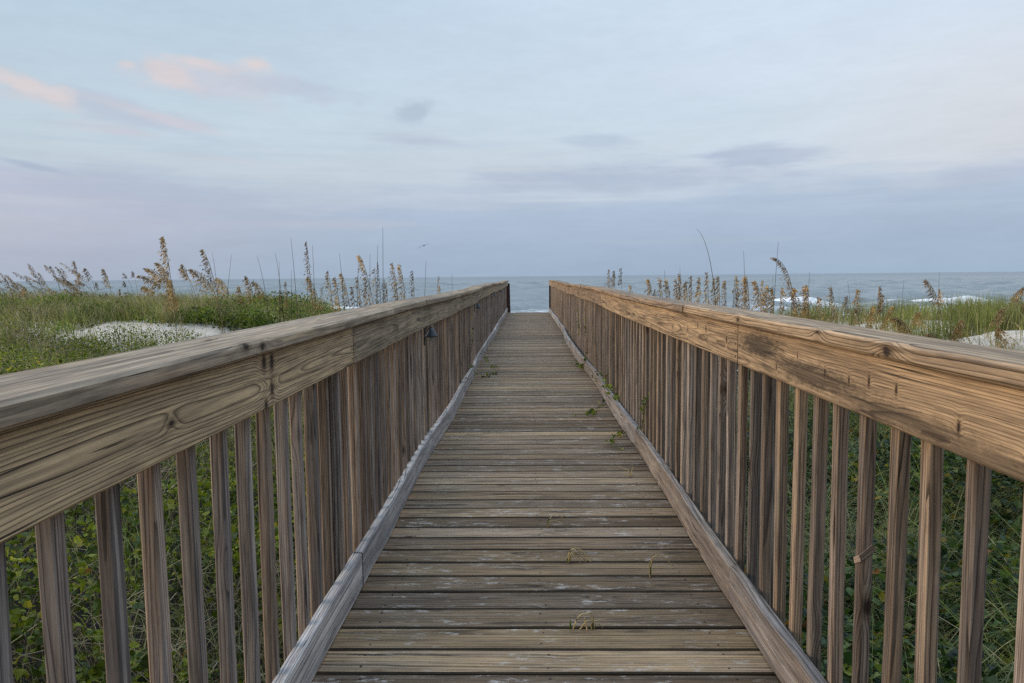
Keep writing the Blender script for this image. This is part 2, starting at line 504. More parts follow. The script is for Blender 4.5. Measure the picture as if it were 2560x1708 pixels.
veil = q.mix(q.mul(bank, .92), veil, bankc)
veil = cloud(veil, 1500, 450, 480, 60, (180, 194, 214), .85, 0, 1.2)
veil = cloud(veil, 1900, 390, 190, 34, (176, 190, 212), .75, -.03, 1.2)
veil = cloud(veil, 1500, 350, 150, 26, (180, 196, 215), .55, 0, 1.3)
veil = cloud(veil, 1440, 500, 260, 7, (206, 217, 224), .7, 0, .5)
veil = cloud(veil, 1290, 425, 200, 10, (206, 216, 222), .6, 0, .7)
veil = cloud(veil, 2450, 440, 200, 40, (186, 193, 211), .6, .05, .9)
veil = cloud(veil, 1900, 440, 60, 16, (206, 216, 224), .6, 0, .8)
veil = cloud(veil, 330, 285, 340, 42, (187, 197, 213), .75, -.16, .7)
veil = cloud(veil, 420, 300, 240, 18, (208, 207, 215), .7, -.2, .8)
veil = cloud(veil, 70, 225, 200, 46, (212, 209, 214), .75, -.18, 1.3, nC)
veil = cloud(veil, 60, 212, 150, 26, (226, 215, 212), .6, -.16, 1.5, nC)
veil = cloud(veil, 560, 205, 270, 60, (203, 208, 219), .9, -.06, 1.1, nC)
veil = cloud(veil, 760, 225, 170, 34, (188, 201, 218), .6, -.05, 1.1, nC)
veil = cloud(veil, 420, 178, 75, 42, (222, 212, 211), .7, -.35, 1.3, nC)
veil = cloud(veil, 500, 158, 100, 22, (222, 212, 212), .8, -.1, 1.1, nC)
veil = cloud(veil, 640, 160, 70, 24, (228, 214, 210), .75, .1, 1.3, nC)
veil = cloud(veil, 318, 160, 30, 10, (222, 212, 212), .6, 0, 1.0, nC)
veil = cloud(veil, 300, 328, 180, 20, (203, 205, 215), .7, -.06, 1.0)
veil = cloud(veil, 1032, 280, 60, 36, (176, 192, 208), .65, .1, 1.3, nC)
veil = cloud(veil, 1030, 350, 140, 20, (188, 199, 216), .75, -.05, 1.1)
veil = cloud(veil, 560, 398, 190, 14, (197, 204, 216), .6, -.07, .9)
veil = cloud(veil, 70, 412, 130, 12, (158, 175, 197), .55, -.16, .5)
veil = cloud(veil, 860, 560, 330, 14, (187, 193, 207), .5, 0, .9)
veil = cloud(veil, 1750, 600, 500, 12, (170, 188, 207), .5, 0, .9)
bands = q.noise(q.comb(q.mul(az, 3.2), q.mul(el, 70.), 7.7), 1., 5., .6)
bandm = q.mul(q.ss(.46, .64, bands), q.mul(q.ss(.03, .08, el), q.ss(.24, .13, el)))
veil = q.mix(q.mul(bandm, .24), veil, lin(174, 193, 216))
bandl = q.mul(q.ss(.50, .38, bands), q.mul(q.ss(.05, .09, el), q.ss(.2, .12, el)))
veil = q.mix(q.mul(bandl, .12), veil, lin(210, 222, 232))
fine = q.ss(.3, .7, nA, .985, 1.045)
mott = q.noise(q.comb(q.mul(az, 22.), q.mul(el, 80.), 4.4), 1., 5., .7)
fine = q.mul(fine, q.ss(.3, .7, mott, .982, 1.018))
veil = q.mix(1., veil, q.comb(fine, fine, q.mul(fine, 1.035)), 'MULTIPLY')
glow = q.m('MAXIMUM', 0., q.add(q.mul(D[0], SUN_DIR2[0]), q.mul(D[1], SUN_DIR2[1])))
glow = q.mul(q.m('POWER', q.m('MAXIMUM', 0., q.m('MULTIPLY_ADD', glow, 2.9, -1.9)), 1.3), q.ss(.95, .0, el))
veil = q.mix(q.mul(glow, .9), veil, (2.2, 1.6, 1.12, 1))
lift = q.ss(.36, .95, el, 1., 2.9)          # the open sky overhead is brighter than the hazy band over the sea
lift = q.mul(lift, q.ss(-.6, .35, D[1], .40, 1.))      # inland sky is dimmer
veil = q.mix(1., veil, q.comb(q.mul(lift, 1.0), q.mul(lift, .985), q.mul(lift, .96)), 'MULTIPLY')
veil10 = q.vm('SCALE', veil); veil10.node.inputs[3].default_value = 1 / STR
total = q.mix(.94, sk.outputs[0], veil10)
q.put(bg.inputs[0], total)

sl = bpy.data.lights.new('sun', 'SUN'); sl.energy = 2.5; sl.angle = math.radians(32); sl.color = (1., .79, .58)
so = bpy.data.objects.new('sun', sl); COL.objects.link(so)
sd = Vector((SUN_DIR2[0], SUN_DIR2[1], math.tan(SUN_EL) * math.hypot(*SUN_DIR2)))
so.rotation_euler = sd.to_track_quat('Z', 'Y').to_euler(); so.location = (-20, -10, 15)

# ------------------------------------------------------------------ terrain
ZS = H - 4.0          # sea level


def terrain(x, y):
    x = np.asarray(x, float); y = np.asarray(y, float)
    ax = np.abs(x)
    lat = sstep(.8, 7.5, ax)
    left_ = -.78 + lat * .92 + .40 * sstep(7, 17, y) * sstep(1.5, 6, -x) + .10 * sstep(10, 30, -x)
    right_ = -.82 + lat * .95 - .22 * sstep(9, 14, y) * sstep(7.5, 4.5, x) + .12 * sstep(9, 22, x) * sstep(8, 15, y)
    s = sstep(-.7, .7, x)
    d = left_ * (1 - s) + right_ * s
    d = d + (fbm(x * .45, y * .45, 3) - .5) * .36 * sstep(1., 4., ax) + (fbm(x * 1.7, y * 1.7, 9, 3) - .5) * .10
    d = d + .28 * np.exp(-((x + 4.5) / 2.6) ** 2 - ((y - 12.6) / 1.1) ** 2) + .36 * np.exp(-((x - 7.0) / 2.0) ** 2 - ((y - 10.8) / 1.2) ** 2)
    beach = ZS + (71 - y) * .030 + (fbm(x * .08, y * .08, 21, 3) - .5) * .25 * sstep(72, 50, y)
    beach = np.maximum(beach, ZS - 3.0)
    k = sstep(18.5, 36, y + (fbm(x * .12, y * 0 + 3, 31, 2) - .5) * 4)
    return d * (1 - k) + beach * k


def axis(parts):
    out_ = []
    for a, b, n in parts: out_ += list(np.linspace(a, b, n, endpoint=False))
    return np.array(out_ + [parts[-1][1]])


gx = axis([(-3000, -200, 14), (-200, -40, 20), (-40, -14, 80), (-14, 14, 220), (14, 40, 80), (40, 200, 20), (200, 3000, 14)])
gy = axis([(-600, -20, 10), (-20, -2, 16), (-2, 26, 210), (26, 80, 80), (80, 140, 10)])
GX, GY = np.meshgrid(gx, gy)
GZ = terrain(GX, GY)
nx, ny = len(gx), len(gy)
idx = np.arange(nx * ny).reshape(ny, nx)
quads = np.stack([idx[:-1, :-1], idx[:-1, 1:], idx[1:, 1:], idx[1:, :-1]], -1).reshape(-1, 4)
m, q, out = new_mat('pale_dune_sand')
pos = q.node('ShaderNodeNewGeometry').outputs['Position']
n1 = q.noise(pos, 3., 5., .6); n2 = q.noise(pos, 260., 2., .6); n3 = q.noise(pos, .35, 3.)
c = q.mix(q.ss(.35, .65, n1), (.47, .42, .35, 1), (.63, .575, .50, 1))
c = q.mix(q.mul(q.ss(.4, .7, n2), .35), c, (.36, .31, .25, 1))
wet = q.ss(-2.15, -2.7, q.sep(pos)[2])
c = q.mix(wet, c, (.24, .19, .15, 1))
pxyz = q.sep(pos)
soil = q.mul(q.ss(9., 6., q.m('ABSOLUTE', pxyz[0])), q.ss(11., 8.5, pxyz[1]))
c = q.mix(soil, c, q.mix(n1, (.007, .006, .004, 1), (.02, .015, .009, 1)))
hb = q.add(q.mul(n1, .6), q.mul(q.noise(pos, 22., 4., .6), .4))
principled(q, out, c, q.ss(0., 1., wet, .9, .35), bump(q, hb, .6, .05), .3)
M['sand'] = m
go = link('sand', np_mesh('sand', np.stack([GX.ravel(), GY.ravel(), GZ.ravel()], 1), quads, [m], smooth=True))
tag(go, 'pale sandy dunes sloping down to a flat beach', 'sand', kind='structure')

# ------------------------------------------------------------------ sea
rr = np.exp(np.linspace(math.log(58), math.log(30000), 860))
aa = np.radians(np.linspace(-58, 58, 430))
RR, AA = np.meshgrid(rr, aa, indexing='ij')
SX, SY = RR * np.sin(AA), RR * np.cos(AA)
drow = RR * (rr[1] / rr[0] - 1)
Z = np.zeros_like(SX)
wr = np.random.default_rng(5)
for i in range(46):
    lam = 2.6 * (16 / 2.6) ** wr.random()
    th = wr.normal(0, .42)
    kx, ky = math.sin(th) * 2 * PI / lam, math.cos(th) * 2 * PI / lam
    A = .0105 * lam * (.5 + wr.random())
    fade = sstep(lam * .45, lam * .22, drow)
    Z += A * fade * np.sin(kx * SX + ky * SY + wr.random() * 6.28 + 1.5 * vnoise(SX * .03, SY * .03, i))
Z *= sstep(70, 84, SY)
yb = 97 + 5 * (fbm(SX * .03, SX * 0, 41, 2) - .5) * 2 + 2.0 * (vnoise(SX * .12, SX * 0 + 5, 3) - .5)
brk = fbm(SX * .085, SX * 0 + 2.2, 55, 3)                     # where it has broken
amp = .14 + .20 * sstep(.35, .6, vnoise(SX * .045, SX * 0 + 7, 77))
dy_ = SY - yb
Z += amp * np.exp(-(dy_ / np.where(dy_ < 0, 1.1, 4.5)) ** 2)
yb2 = 128 + 9 * (fbm(SX * .025, SX * 0 + 9, 43, 2) - .5)
d2 = SY - yb2
amp2 = .30 * sstep(.45, .7, vnoise(SX * .03, SX * 0 + 3, 79))
Z += amp2 * np.exp(-(d2 / np.where(d2 < 0, 1.6, 5.)) ** 2)
broken = sstep(.40, .55, brk)
foam = broken * np.exp(-((SY - (yb - 1.3)) / 1.4) ** 2) * 1.15
foam = np.maximum(foam, .9 * np.exp(-((SY - (yb - .2)) / .5) ** 2) * sstep(.4, .5, brk))
wash = sstep(yb - 1, yb - 9, SY) * (.16 + .62 * fbm(SX * .07, SY * .45, 61, 4)) + .35 * sstep(76, 71, SY)
foam = np.maximum(foam, wash)
for (y_l, sc_, sd_) in ((87.5, .05, 4), (81.5, .06, 8), (76.5, .07, 15), (73.0, .08, 23)):
    yl = y_l + 3.5 * (fbm(SX * sc_, SX * 0 + sd_, sd_, 3) - .5) * 2
    foam = np.maximum(foam, .95 * np.exp(-((SY - yl) / (.9 + .9 * vnoise(SX * .1, SX * 0, sd_))) ** 2) * sstep(.36, .56, vnoise(SX * .07, SX * 0 + 2, sd_ + 60)))
foam = np.clip(foam, 0, 1.5)
idx = np.arange(SX.size).reshape(SX.shape)
quads = np.stack([idx[:-1, :-1], idx[:-1, 1:], idx[1:, 1:], idx[1:, :-1]], -1).reshape(-1, 4)
m, q, out = new_mat('sea_water')
pos = q.node('ShaderNodeNewGeometry').outputs['Position']
px_, py_, pz_ = q.sep(pos)
b1 = q.noise(q.comb(q.mul(px_, .28), q.mul(py_, .75), 0.), 1., 4., .6)
b2 = q.noise(q.comb(q.mul(px_, .035), q.mul(py_, .07), 3.), 1., 4., .6)
b3 = q.noise(q.comb(q.mul(px_, 1.4), q.mul(py_, 3.2), 0.), 1., 3., .6)
hh = q.add(q.add(q.mul(b1, .35), q.mul(b2, 1.6)), q.mul(b3, .08))
nb = bump(q, hh, 1., .6)
fo = q.attr('foam', 2)
fm = q.add(fo, q.mul(q.sub(q.noise(q.comb(q.mul(px_, .7), q.mul(py_, 2.2), 0.), 1., 6., .75), .5), 1.5))
fm = q.ss(.42, .72, fm)
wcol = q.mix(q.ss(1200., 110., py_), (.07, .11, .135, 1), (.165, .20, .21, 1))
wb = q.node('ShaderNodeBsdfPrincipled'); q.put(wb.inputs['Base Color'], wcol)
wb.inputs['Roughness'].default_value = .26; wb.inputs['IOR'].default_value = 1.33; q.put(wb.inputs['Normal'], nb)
fb = q.node('ShaderNodeBsdfPrincipled'); fb.inputs['Base Color'].default_value = (.78, .80, .82, 1); fb.inputs['Roughness'].default_value = .8
q.put(fb.inputs['Normal'], bump(q, q.noise(pos, 2.5, 4.), .6, .3))
mx = q.node('ShaderNodeMixShader'); q.put(mx.inputs[0], fm)
q.l.new(wb.outputs[0], mx.inputs[1]); q.l.new(fb.outputs[0], mx.inputs[2]); q.l.new(mx.outputs[0], out.inputs[0])
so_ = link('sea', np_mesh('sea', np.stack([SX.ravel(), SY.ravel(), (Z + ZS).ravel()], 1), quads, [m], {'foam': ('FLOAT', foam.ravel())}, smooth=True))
tag(so_, 'grey blue sea with low swell and a white breaker near the beach', 'sea', kind='structure')

# ------------------------------------------------------------------ boardwalk
KL, KR = -.648, .746           # inner faces of the kerbs
T = .038
YEND = 25.1
Y0 = -1.6
BZ0, BZ1 = .902, 1.042         # rail board
CT = .036                      # cap thickness
POSTS = [-2.2, .21, 2.66, 5.06, 7.5, 9.9, 12.3, 14.75, 17.2, 19.6, 22.0, 24.6]


def kw_r(y): return -.055 * math.exp(-((y - 12.2) / 2.6) ** 2) - .02 * sstep(16, 24, y) + .008 * math.sin(y * 1.7)
def kw_l(y): return .012 * math.sin(y * .9 + 1) + .012 * math.sin(y * 2.3) * .6 - .02 * math.exp(-((y - 15) / 5) ** 2)
def rz_l(y): return -.004 + .010 * math.sin(y * .55 + .4) * float(sstep(2, 7, y)) + .006 * math.sin(y * 1.9) * float(sstep(4, 9, y))
def rz_r(y): return .010 * math.sin(y * .62 + 2.2) * float(sstep(2, 7, y)) + .007 * math.sin(y * 1.6 + 1) * float(sstep(4, 9, y)) + .012 * math.exp(-((y - 24) / 3) ** 2)


walk = empty('boardwalk', (0, 0, 0), 'weathered plank boardwalk with low edge kerbs running to the sea', 'boardwalk')
mb = MB(); pitch = .1484; y = Y0; i = 0
while y < YEND:
    w = .1372 + random.uniform(-.0022, .0022)
    z = random.uniform(-.0012, .0012)
    sk_ = random.uniform(-.0014, .0014)
    tilt_ = random.uniform(-.001, .001)
    beam(mb, (KL - T - random.uniform(.0, .02), y + sk_, -.019 + z - tilt_), (KR + T + random.uniform(.0, .02), y - sk_, -.019 + z + tilt_),
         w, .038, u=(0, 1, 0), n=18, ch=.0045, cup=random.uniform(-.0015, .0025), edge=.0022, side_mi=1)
    if y < 8:
        for x in (KL + .12, .05, KR - .12):
            for dy in (-.04, .04):
                c0 = Vector((x + random.uniform(-.012, .012), y + dy + random.uniform(-.008, .008), .0012 + z))
                mb.add([c0 + Vector((math.cos(t * PI / 3) * .0042, math.sin(t * PI / 3) * .0042, 0)) for t in range(6)], [tuple(range(6))], mi=2)
    y += pitch; i += 1
mb.build('decking', [M['deck'], M['gap_shade'], M['nail']], walk)
mb = MB()
for x in (KL + .12, 0.05, KR - .12):
    beam(mb, (x, Y0, -.14), (x, YEND, -.14), .04, .19, n=2, u=(1, 0, 0))
mb.build('joist', M['frame'], walk)
for side, K, kw, mt, js in ((-1, KL, kw_l, 'kerb', [Y0, .35, 2.80, 5.1, 7.47, 9.9, 12.3, 14.8, 17.2, 19.6, 22.0, 25.0]),
                            (1, KR, kw_r, 'kerb_warm', [Y0, .2, 2.66, 5.13, 7.5, 9.9, 12.3, 14.8, 17.2, 19.6, 22.0, 25.0])):
    for k in range(len(js) - 1):
        a, b = js[k] + .0025, js[k + 1] - .0025
        jx = random.uniform(-.003, .003); jz = random.uniform(-.002, .002)
        mb = MB()
        x = K + side * T / 2 + jx
        kwf = kw
        beam(mb, (x, a, .080 + jz), (x, b, .080 + jz), T, .138, u=(1, 0, 0), n=16, ch=.005,
             off=lambda s, a=a: (kwf(a + s), 0), edge=.003, pith=(side * random.uniform(.02, .07), random.uniform(-.08, .08)))
        mt_ = mt if not (side == 1 and k > 5) else 'kerb'
        mb.build('kerb_board', M[mt_], walk)

# ------------------------------------------------------------------ railings
hero = {}
# boards that are big in the picture get their own knots: wood x equals distance along the walk
M['hero_board_l'] = wood('knotty_rail_board_wood', (.45, .335, .195, 1), (.026, .018, .013, 1), (.42, .31, .185, 1), (.29, .25, .2, 1), .2,
                         ring=.0062, line=1., val=(1.14, 1.24), knot_den=.0, stain=.4, drift=.02, pith=(.010, -.034), ilo=.45, streak=.3, sfreq=70., fibre=.75, ckf=120., ckt=.625,
                         knots=[(1.795, .048, .019, .022, .016, 1.5), (1.85, .044, .019, .028, .006, 1.9), (1.845, -.028, .019, .020, .013, 1.4), (1.80, -.062, .019, .015, .006, 1.3), (1.315, -.008, .019, .007, .010, .5)])
M['hero_cap_l'] = wood('left_near_cap_wood', (.42, .315, .20, 1), (.07, .048, .032, 1), (.37, .275, .18, 1), (.34, .285, .225, 1), .5,
                       ring=.012, line=.6, val=(1., 1.1), knot_den=.0, stain=.4, pith=(0.0, -.06), fibre=.75, ckf=110., ckt=.63,
                       knots=[(1.62, .0925, .012, .012, .018, .5), (1.72, .0925, .0, .010, .02, .6), (1.72, -.035, .018, .008, .02, .35)])
M['hero_board_r'] = wood('stained_rail_board_wood', (.40, .285, .175, 1), (.055, .034, .021, 1), (.345, .245, .155, 1), (.25, .20, .15, 1), .35,
                         ring=.0052, line=.75, val=(1.05, 1.18), knot_den=.0, stain=.45, drift=.015, pith=(.055, -.07), streak=.36, sfreq=70., fibre=.75, ckf=120., ckt=.625,
                         knots=[(1.86, .0, .019, .012, .004, 2.6), (1.72, .0, .019, .010, .004, 2.4), (1.62, .012, .019, .014, .005, 2.8), (1.50, .012, .019, .012, .005, 2.6), (1.28, -.02, .019, .013, .005, 2.6), (1.10, -.03, .019, .012, .004, 2.6), (2.05, .02, .019, .008, .004, 2.2), (2.22, -.03, .019, .009, .004, 2.2)],
                         stains=[(2.38, .02, .28, .05, .8), (1.95, -.02, .42, .040, .7), (1.5, -.040, .45, .03, .55), (1.1, -.055, .4, .025, .5)])
M['hero_board_r2'] = wood('knotty_warm_board_wood', (.40, .285, .17, 1), (.05, .03, .018, 1), (.36, .255, .155, 1), (.28, .22, .17, 1), .2,
                          ring=.0065, line=.9, val=(.95, 1.1), knot_den=.0, stain=.3, pith=(.02, -.07), fibre=.75, ckf=120., ckt=.63,
                          knots=[(2.78, .005, .019, .012, .008, 1.6), (3.1, .02, .019, .012, .01, 1.5), (3.25, .03, .019, .012, .01, 2.0), (3.45, .0, .019, .012, .01, 1.5), (3.8, -.01, .019, .012, .012, 1.4), (4.3, .02, .019, .012, .012, 1.4)])
M['hero_cap_r'] = wood('striped_cap_wood', (.415, .30, .185, 1), (.035, .021, .013, 1), (.375, .275, .175, 1), (.30, .25, .21, 1), .25,
                       ring=.0085, line=1.0, val=(.98, 1.1), knot_den=.0, stain=.15, drift=.02, pith=(.05, -.045), ilo=.55, fibre=.7, ckf=120., ckt=.635,
                       knots=[(1.50, -.073, -.002, .016, .022, .75), (2.55, -.073, .0, .010, .014, .6), (1.86, -.073, .01, .008, .016, .5)])

BAL = .0315
REST_L = []
for side, K, rz, nm, lab in ((-1, KL, rz_l, 'l', 'weathered grey brown timber railing with square balusters, its rail carrying small lamps'),
                             (1, KR, rz_r, 'r', 'warmer tan timber railing with square balusters and no lamps')):
    rail = empty('railing', (K, 0, 0), lab, 'railing', 'timber railings along the boardwalk')
    # rail boards between posts
    js = [Y0] + [(2.73 if side < 0 else 2.63) if abs(p - 2.66) < .1 else p for p in POSTS if p > 0.] + [YEND]
    js = [Y0] + [j for j in js if j in (2.73, 2.63) or (j > 4 and round(j, 2) in (7.5, 12.3, 17.2, 22.0))] + [YEND - .05]
    for k in range(len(js) - 1):
        a, b = js[k] + .0045, js[k + 1] - .0045
        mb = MB()
        x = K + side * T / 2
        hk = k == 0
        if side < 0: mt = M['hero_board_l'] if k == 0 else M['board_l']
        else: mt = M['hero_board_r'] if k == 0 else (M['hero_board_r2'] if k == 1 else M['board_r'])
        own = (k == 0) or (side > 0 and k == 1)
        # u is vertical so that wood y runs up the face and wood z through the board
        pith = ((.010, -.034) if side < 0 else (.055 if k == 0 else .02, -.07)) if own else (random.uniform(-.03, .03), -random.uniform(.04, .09))
        zc = (BZ0 + BZ1) / 2
        V0 = len(mb.v)
        beam(mb, (x, a, zc), (x, b, zc), .140, T, u=(0, 0, 1), n=max(6, int((b - a) * 5)), ch=.004,
             off=lambda s, a=a: (rz(a + s), 0), pith=(0, 0), sx0=a if own else None, edge=.001)
        # beam's third axis may point either way: rebuild wood coords so z is towards the walk
        for j in range(V0, len(mb.v)):
            p = mb.v[j]; s_ = mb.wc[j][0]
            mb.wc[j] = (s_, p[2] - rz(p[1]) - zc + pith[0], -side * (p[0] - x) + pith[1] + (0 if not own else 0))
        if own:   # explicit knots are given about the board centre and face
            for j in range(V0, len(mb.v)):
                pass
        # nails at the ends
        for e in (a + .02, b - .02):
            for dz in (-.045, 0, .045):
                c0 = Vector((K - side * .0015, e, zc + dz + rz(e)))
                V = [c0 + Vector((0, math.cos(t) * .004, math.sin(t) * .004)) for t in [i * PI / 3 for i in range(6)]]
                mb.add(V, [tuple(range(6)) if side > 0 else tuple(range(5, -1, -1))], mi=1)
        mb.build('rail_board', [mt, M['nail']], rail)
    # cap boards
    cx0, cx1 = ((-.806, -.622) if side < 0 else (.724, .862))
    js = [Y0, 3.45, 4.6, 6.9, 8.55, 9.6, 10.6, 13.4, 17.2, 21.0, YEND] if side < 0 else [Y0, 3.45, 5.8, 7.3, 10.1, 13.0, 17.2, 21.0, YEND]
    for k in range(len(js) - 1):
        a, b = js[k] + .006, js[k + 1] - .006
        mb = MB()
        own = k == 0
        xc = (cx0 + cx1) / 2 + random.uniform(-.004, .004) * (0 if own else 1)
        jz = 0 if own else random.uniform(-.002, .003)
        pith = (0.0, -.06) if side < 0 else (.05, -.045)
        if not own: pith = (random.uniform(-.06, .06), random.uniform(.03, .08) * random.choice([-1, 1]))
        beam(mb, (xc, a, BZ1 + CT / 2 + .004 + jz), (xc, b, BZ1 + CT / 2 + .004 + jz), cx1 - cx0, CT, u=(1, 0, 0), n=max(6, int((b - a) * 6)), ch=.006,
             off=lambda s, a=a: (0, rz(a + s)), pith=pith, sx0=a if own else None, edge=.003, cup=.001)
        mt = (M['hero_cap_l'] if own else M['cap_l']) if side < 0 else (M['hero_cap_r'] if own else M['cap_r'])
        mb.build('cap_rail', mt, rail)
    # posts
    for p in POSTS:
        mb = MB()
        w = .089
        x = K + side * (T + BAL + .003 + w / 2)
        zg = float(terrain(x, p)) - .5
        beam(mb, (x, p, zg), (x, p, BZ1 - .004 + rz(p)), w, w, u=(1, 0, 0), n=4, ch=.005)
        mb.build('post', M['frame'] if p > 3 else M['bal_' + nm], rail)
    # balusters
    sp = .1445
    ph = 1.058 if side < 0 else 1.160
    ys = []
    yb_ = ph
    while yb_ > -.6: yb_ -= sp
    while yb_ < YEND - .1:
        ys.append(yb_); yb_ += sp
    front = [v for v in ys if v > .75][:100]
    rest = [v for v in ys if v not in front]

    def bal(mb, yv):
        x = K + side * (T + .002 + BAL / 2 + random.uniform(0, .002))
        jw = random.uniform(-.002, .002)
        keep = side > 0 and abs(yv - 1.75) < .073
        yv += random.uniform(-.006, .006) * (not keep)
        lx, ly = random.uniform(-.006, .006), random.uniform(-.011, .011) * (not keep)
        off = None
        if random.random() < .25:
            am = random.uniform(-.006, .006)
            off = lambda s: (0, am * math.sin(PI * s / 1.2))
        beam(mb, (x, yv + ly, -.2), (x, yv - ly, BZ1 - .01), BAL + jw, BAL + random.uniform(-.002, .002), u=(1, 0, 0), n=8, ch=.004,
             off=off, pith=(random.uniform(-.07, .07), random.uniform(-.07, .07)), edge=.0012)

    for yv in front:
        mb = MB(); bal(mb, yv)
        o = mb.build('baluster', M['bal_' + nm], rail)
        if side > 0 and abs(yv - 1.748) < .08:
            o['label'] = 'baluster mended with a short slanted splice'
    mb = MB()
    for yv in rest: bal(mb, yv)
    o = mb.build('baluster_row', M['bal_' + nm], rail); o['kind'] = 'stuff'
    # low beam that carries the balusters outside
    mb = MB()
    xo = K + side * (T + .002 + BAL + .003 + .019)
    for a, b in zip(POSTS[:-1], POSTS[1:]):
        beam(mb, (xo, a + .05, -.10), (xo, b - .05, -.10), T, .14, u=(1, 0, 0), n=2)
    mb.build('lower_beam', M['frame'], rail)
    if side > 0:
        hero['rail_r'] = rail; hero['ys_r'] = front

# a short slanted splice nailed round one baluster of the right railing
yv = min(hero['ys_r'], key=lambda v: abs(v - 1.75))
mb = MB()
xs = KR + T + .002
h_ = BAL / 2
beam(mb, (xs + .0005, yv - h_, .545), (xs + .0005, yv + h_, .528), .0022, .016, u=(1, 0, 0), n=2, ch=.0006)
beam(mb, (xs + .001, yv - h_ - .0006, .545), (xs + BAL, yv - h_ - .0006, .572), .0022, .016, u=(0, 1, 0), n=2, ch=.0006)
mb.build('splice', M['bal_r'], hero['rail_r'])

# dark end posts at the head of the steps
for x, x1_, w, lab in ((-.615, -.650, .125, 'dark brown post leaning at the far end of the lamp carrying railing'), (.795, .80, .105, 'dark brown post upright at the far end of the tan railing')):
    mb = MB()
    beam(mb, (x, YEND + .10, -.9), (x1_, YEND + .10, .985), w, .10, u=(1, 0, 0), n=4, ch=.006)
    o = mb.build('end_post', M['dark']); tag(o, lab, 'post', 'dark posts at the head of the steps')

# deck lamps under the left rail board
LP = [(4.86, 'nearest small dark cone lamp under the left railing board'), (9.5, 'second small dark lamp along the left railing board'),
      (14.2, 'third tiny dark lamp along the left railing board'), (18.2, 'farthest tiny dark lamp near the end of the left railing')]
for yv, lab in LP:
    z0 = BZ0 + rz_l(yv)
    xk = KL - T
    t = empty('deck_lamp', (xk, yv, z0), lab, 'lamp', 'deck lamps on the left railing')
    mb = MB()
    beam(mb, (xk + .007, yv, z0 - .006), (xk + .007, yv, z0 - .125), .032, .012, u=(0, 1, 0), n=1, ch=.002)
    mb.build('bracket', M['hood'], t)
    mb = MB(); k = 14; V = []; Fc = []
    prof = [(.006, -.004), (.016, -.012), (.024, -.028), (.043, -.062), (.046, -.070), (.040, -.070), (.02, -.03)]
    for (r_, z_) in prof:
        for j in range(k):
            an = 2 * PI * j / k
            V.append((xk + .050 + r_ * math.cos(an), yv + r_ * math.sin(an), z0 + z_))
    for i in range(len(prof) - 1):
        for j in range(k):
            Fc.append((i * k + j, i * k + (j + 1) % k, (i + 1) * k + (j + 1) % k, (i + 1) * k + j))
    Fc.append(tuple(range(k)))
    mb.add(V, Fc); mb.build('hood', M['hood'], t, smooth=True)
    mb = MB(); tube(mb, [(xk + .050, yv, z0 - .035), (xk + .050, yv, z0 - .088), (xk + .050, yv, z0 - .096)], [.018, .020, .008], 10)
    mb.build('lens', M['lens'], t, smooth=True)

# ------------------------------------------------------------------ vegetation builders
LEAF_V = np.array([(0, 0, 0), (-.36, .30, .07), (.36, .30, .07), (0, .48, 0), (-.33, .66, .06), (.33, .66, .06), (0, 1, -.08)], float)
LEAF_F = np.array([(0, 2, 3), (0, 3, 1), (3, 2, 5), (3, 5, 6), (3, 6, 4), (3, 4, 1)])
ROUND_V = np.array([(0, 0, 0), (-.36, .02, .08), (.36, .02, .08), (-.50, .42, .20), (.50, .42, .20), (-.26, .82, .06), (.26, .82, .06), (0, 1.02, -.12), (0, .42, -.02)], float)
ROUND_F = np.array([(0, 2, 8), (8, 2, 4), (8, 4, 6), (8, 6, 7), (8, 7, 5), (8, 5, 3), (8, 3, 1), (8, 1, 0)])


def leaves_arrays(P, size, tv, tf, rng, up=.6, rnd=None, aspect=1.0):
    n = len(P)
    az_ = rng.random(n) * 2 * PI
    pit = rng.normal(.35, .55, n) * (1.3 - up)
    rol = rng.normal(0, .55, n)
    t = tv[None] * np.array([aspect, 1, 1]) * np.asarray(size).reshape(-1, 1, 1)
    x, y_, z_ = t[..., 0], t[..., 1], t[..., 2]
    jit = rng.normal(0, .09, (n, tv.shape[0], 3)) * np.asarray(size).reshape(-1, 1, 1) * np.array([1, .8, 1.3])
    x = x + jit[..., 0]; y_ = y_ + jit[..., 1]; z_ = z_ + jit[..., 2]
    cr, sr = np.cos(rol)[:, None], np.sin(rol)[:, None]
    x, z_ = x * cr + z_ * sr, -x * sr + z_ * cr
    cp, sp_ = np.cos(pit)[:, None], np.sin(pit)[:, None]
    y_, z_ = y_ * cp - z_ * sp_, y_ * sp_ + z_ * cp
    ca, sa = np.cos(az_)[:, None], np.sin(az_)[:, None]
    x, y_ = x * ca - y_ * sa, x * sa + y_ * ca
    V = np.stack([x, y_, z_], -1) + P[:, None, :]
    k = tv.shape[0]
    Fc = tf[None] + (np.arange(n) * k)[:, None, None]
    if rnd is None: rnd = rng.random(n)
    return V.reshape(-1, 3), Fc.reshape(-1, 3), np.repeat(rnd, k)


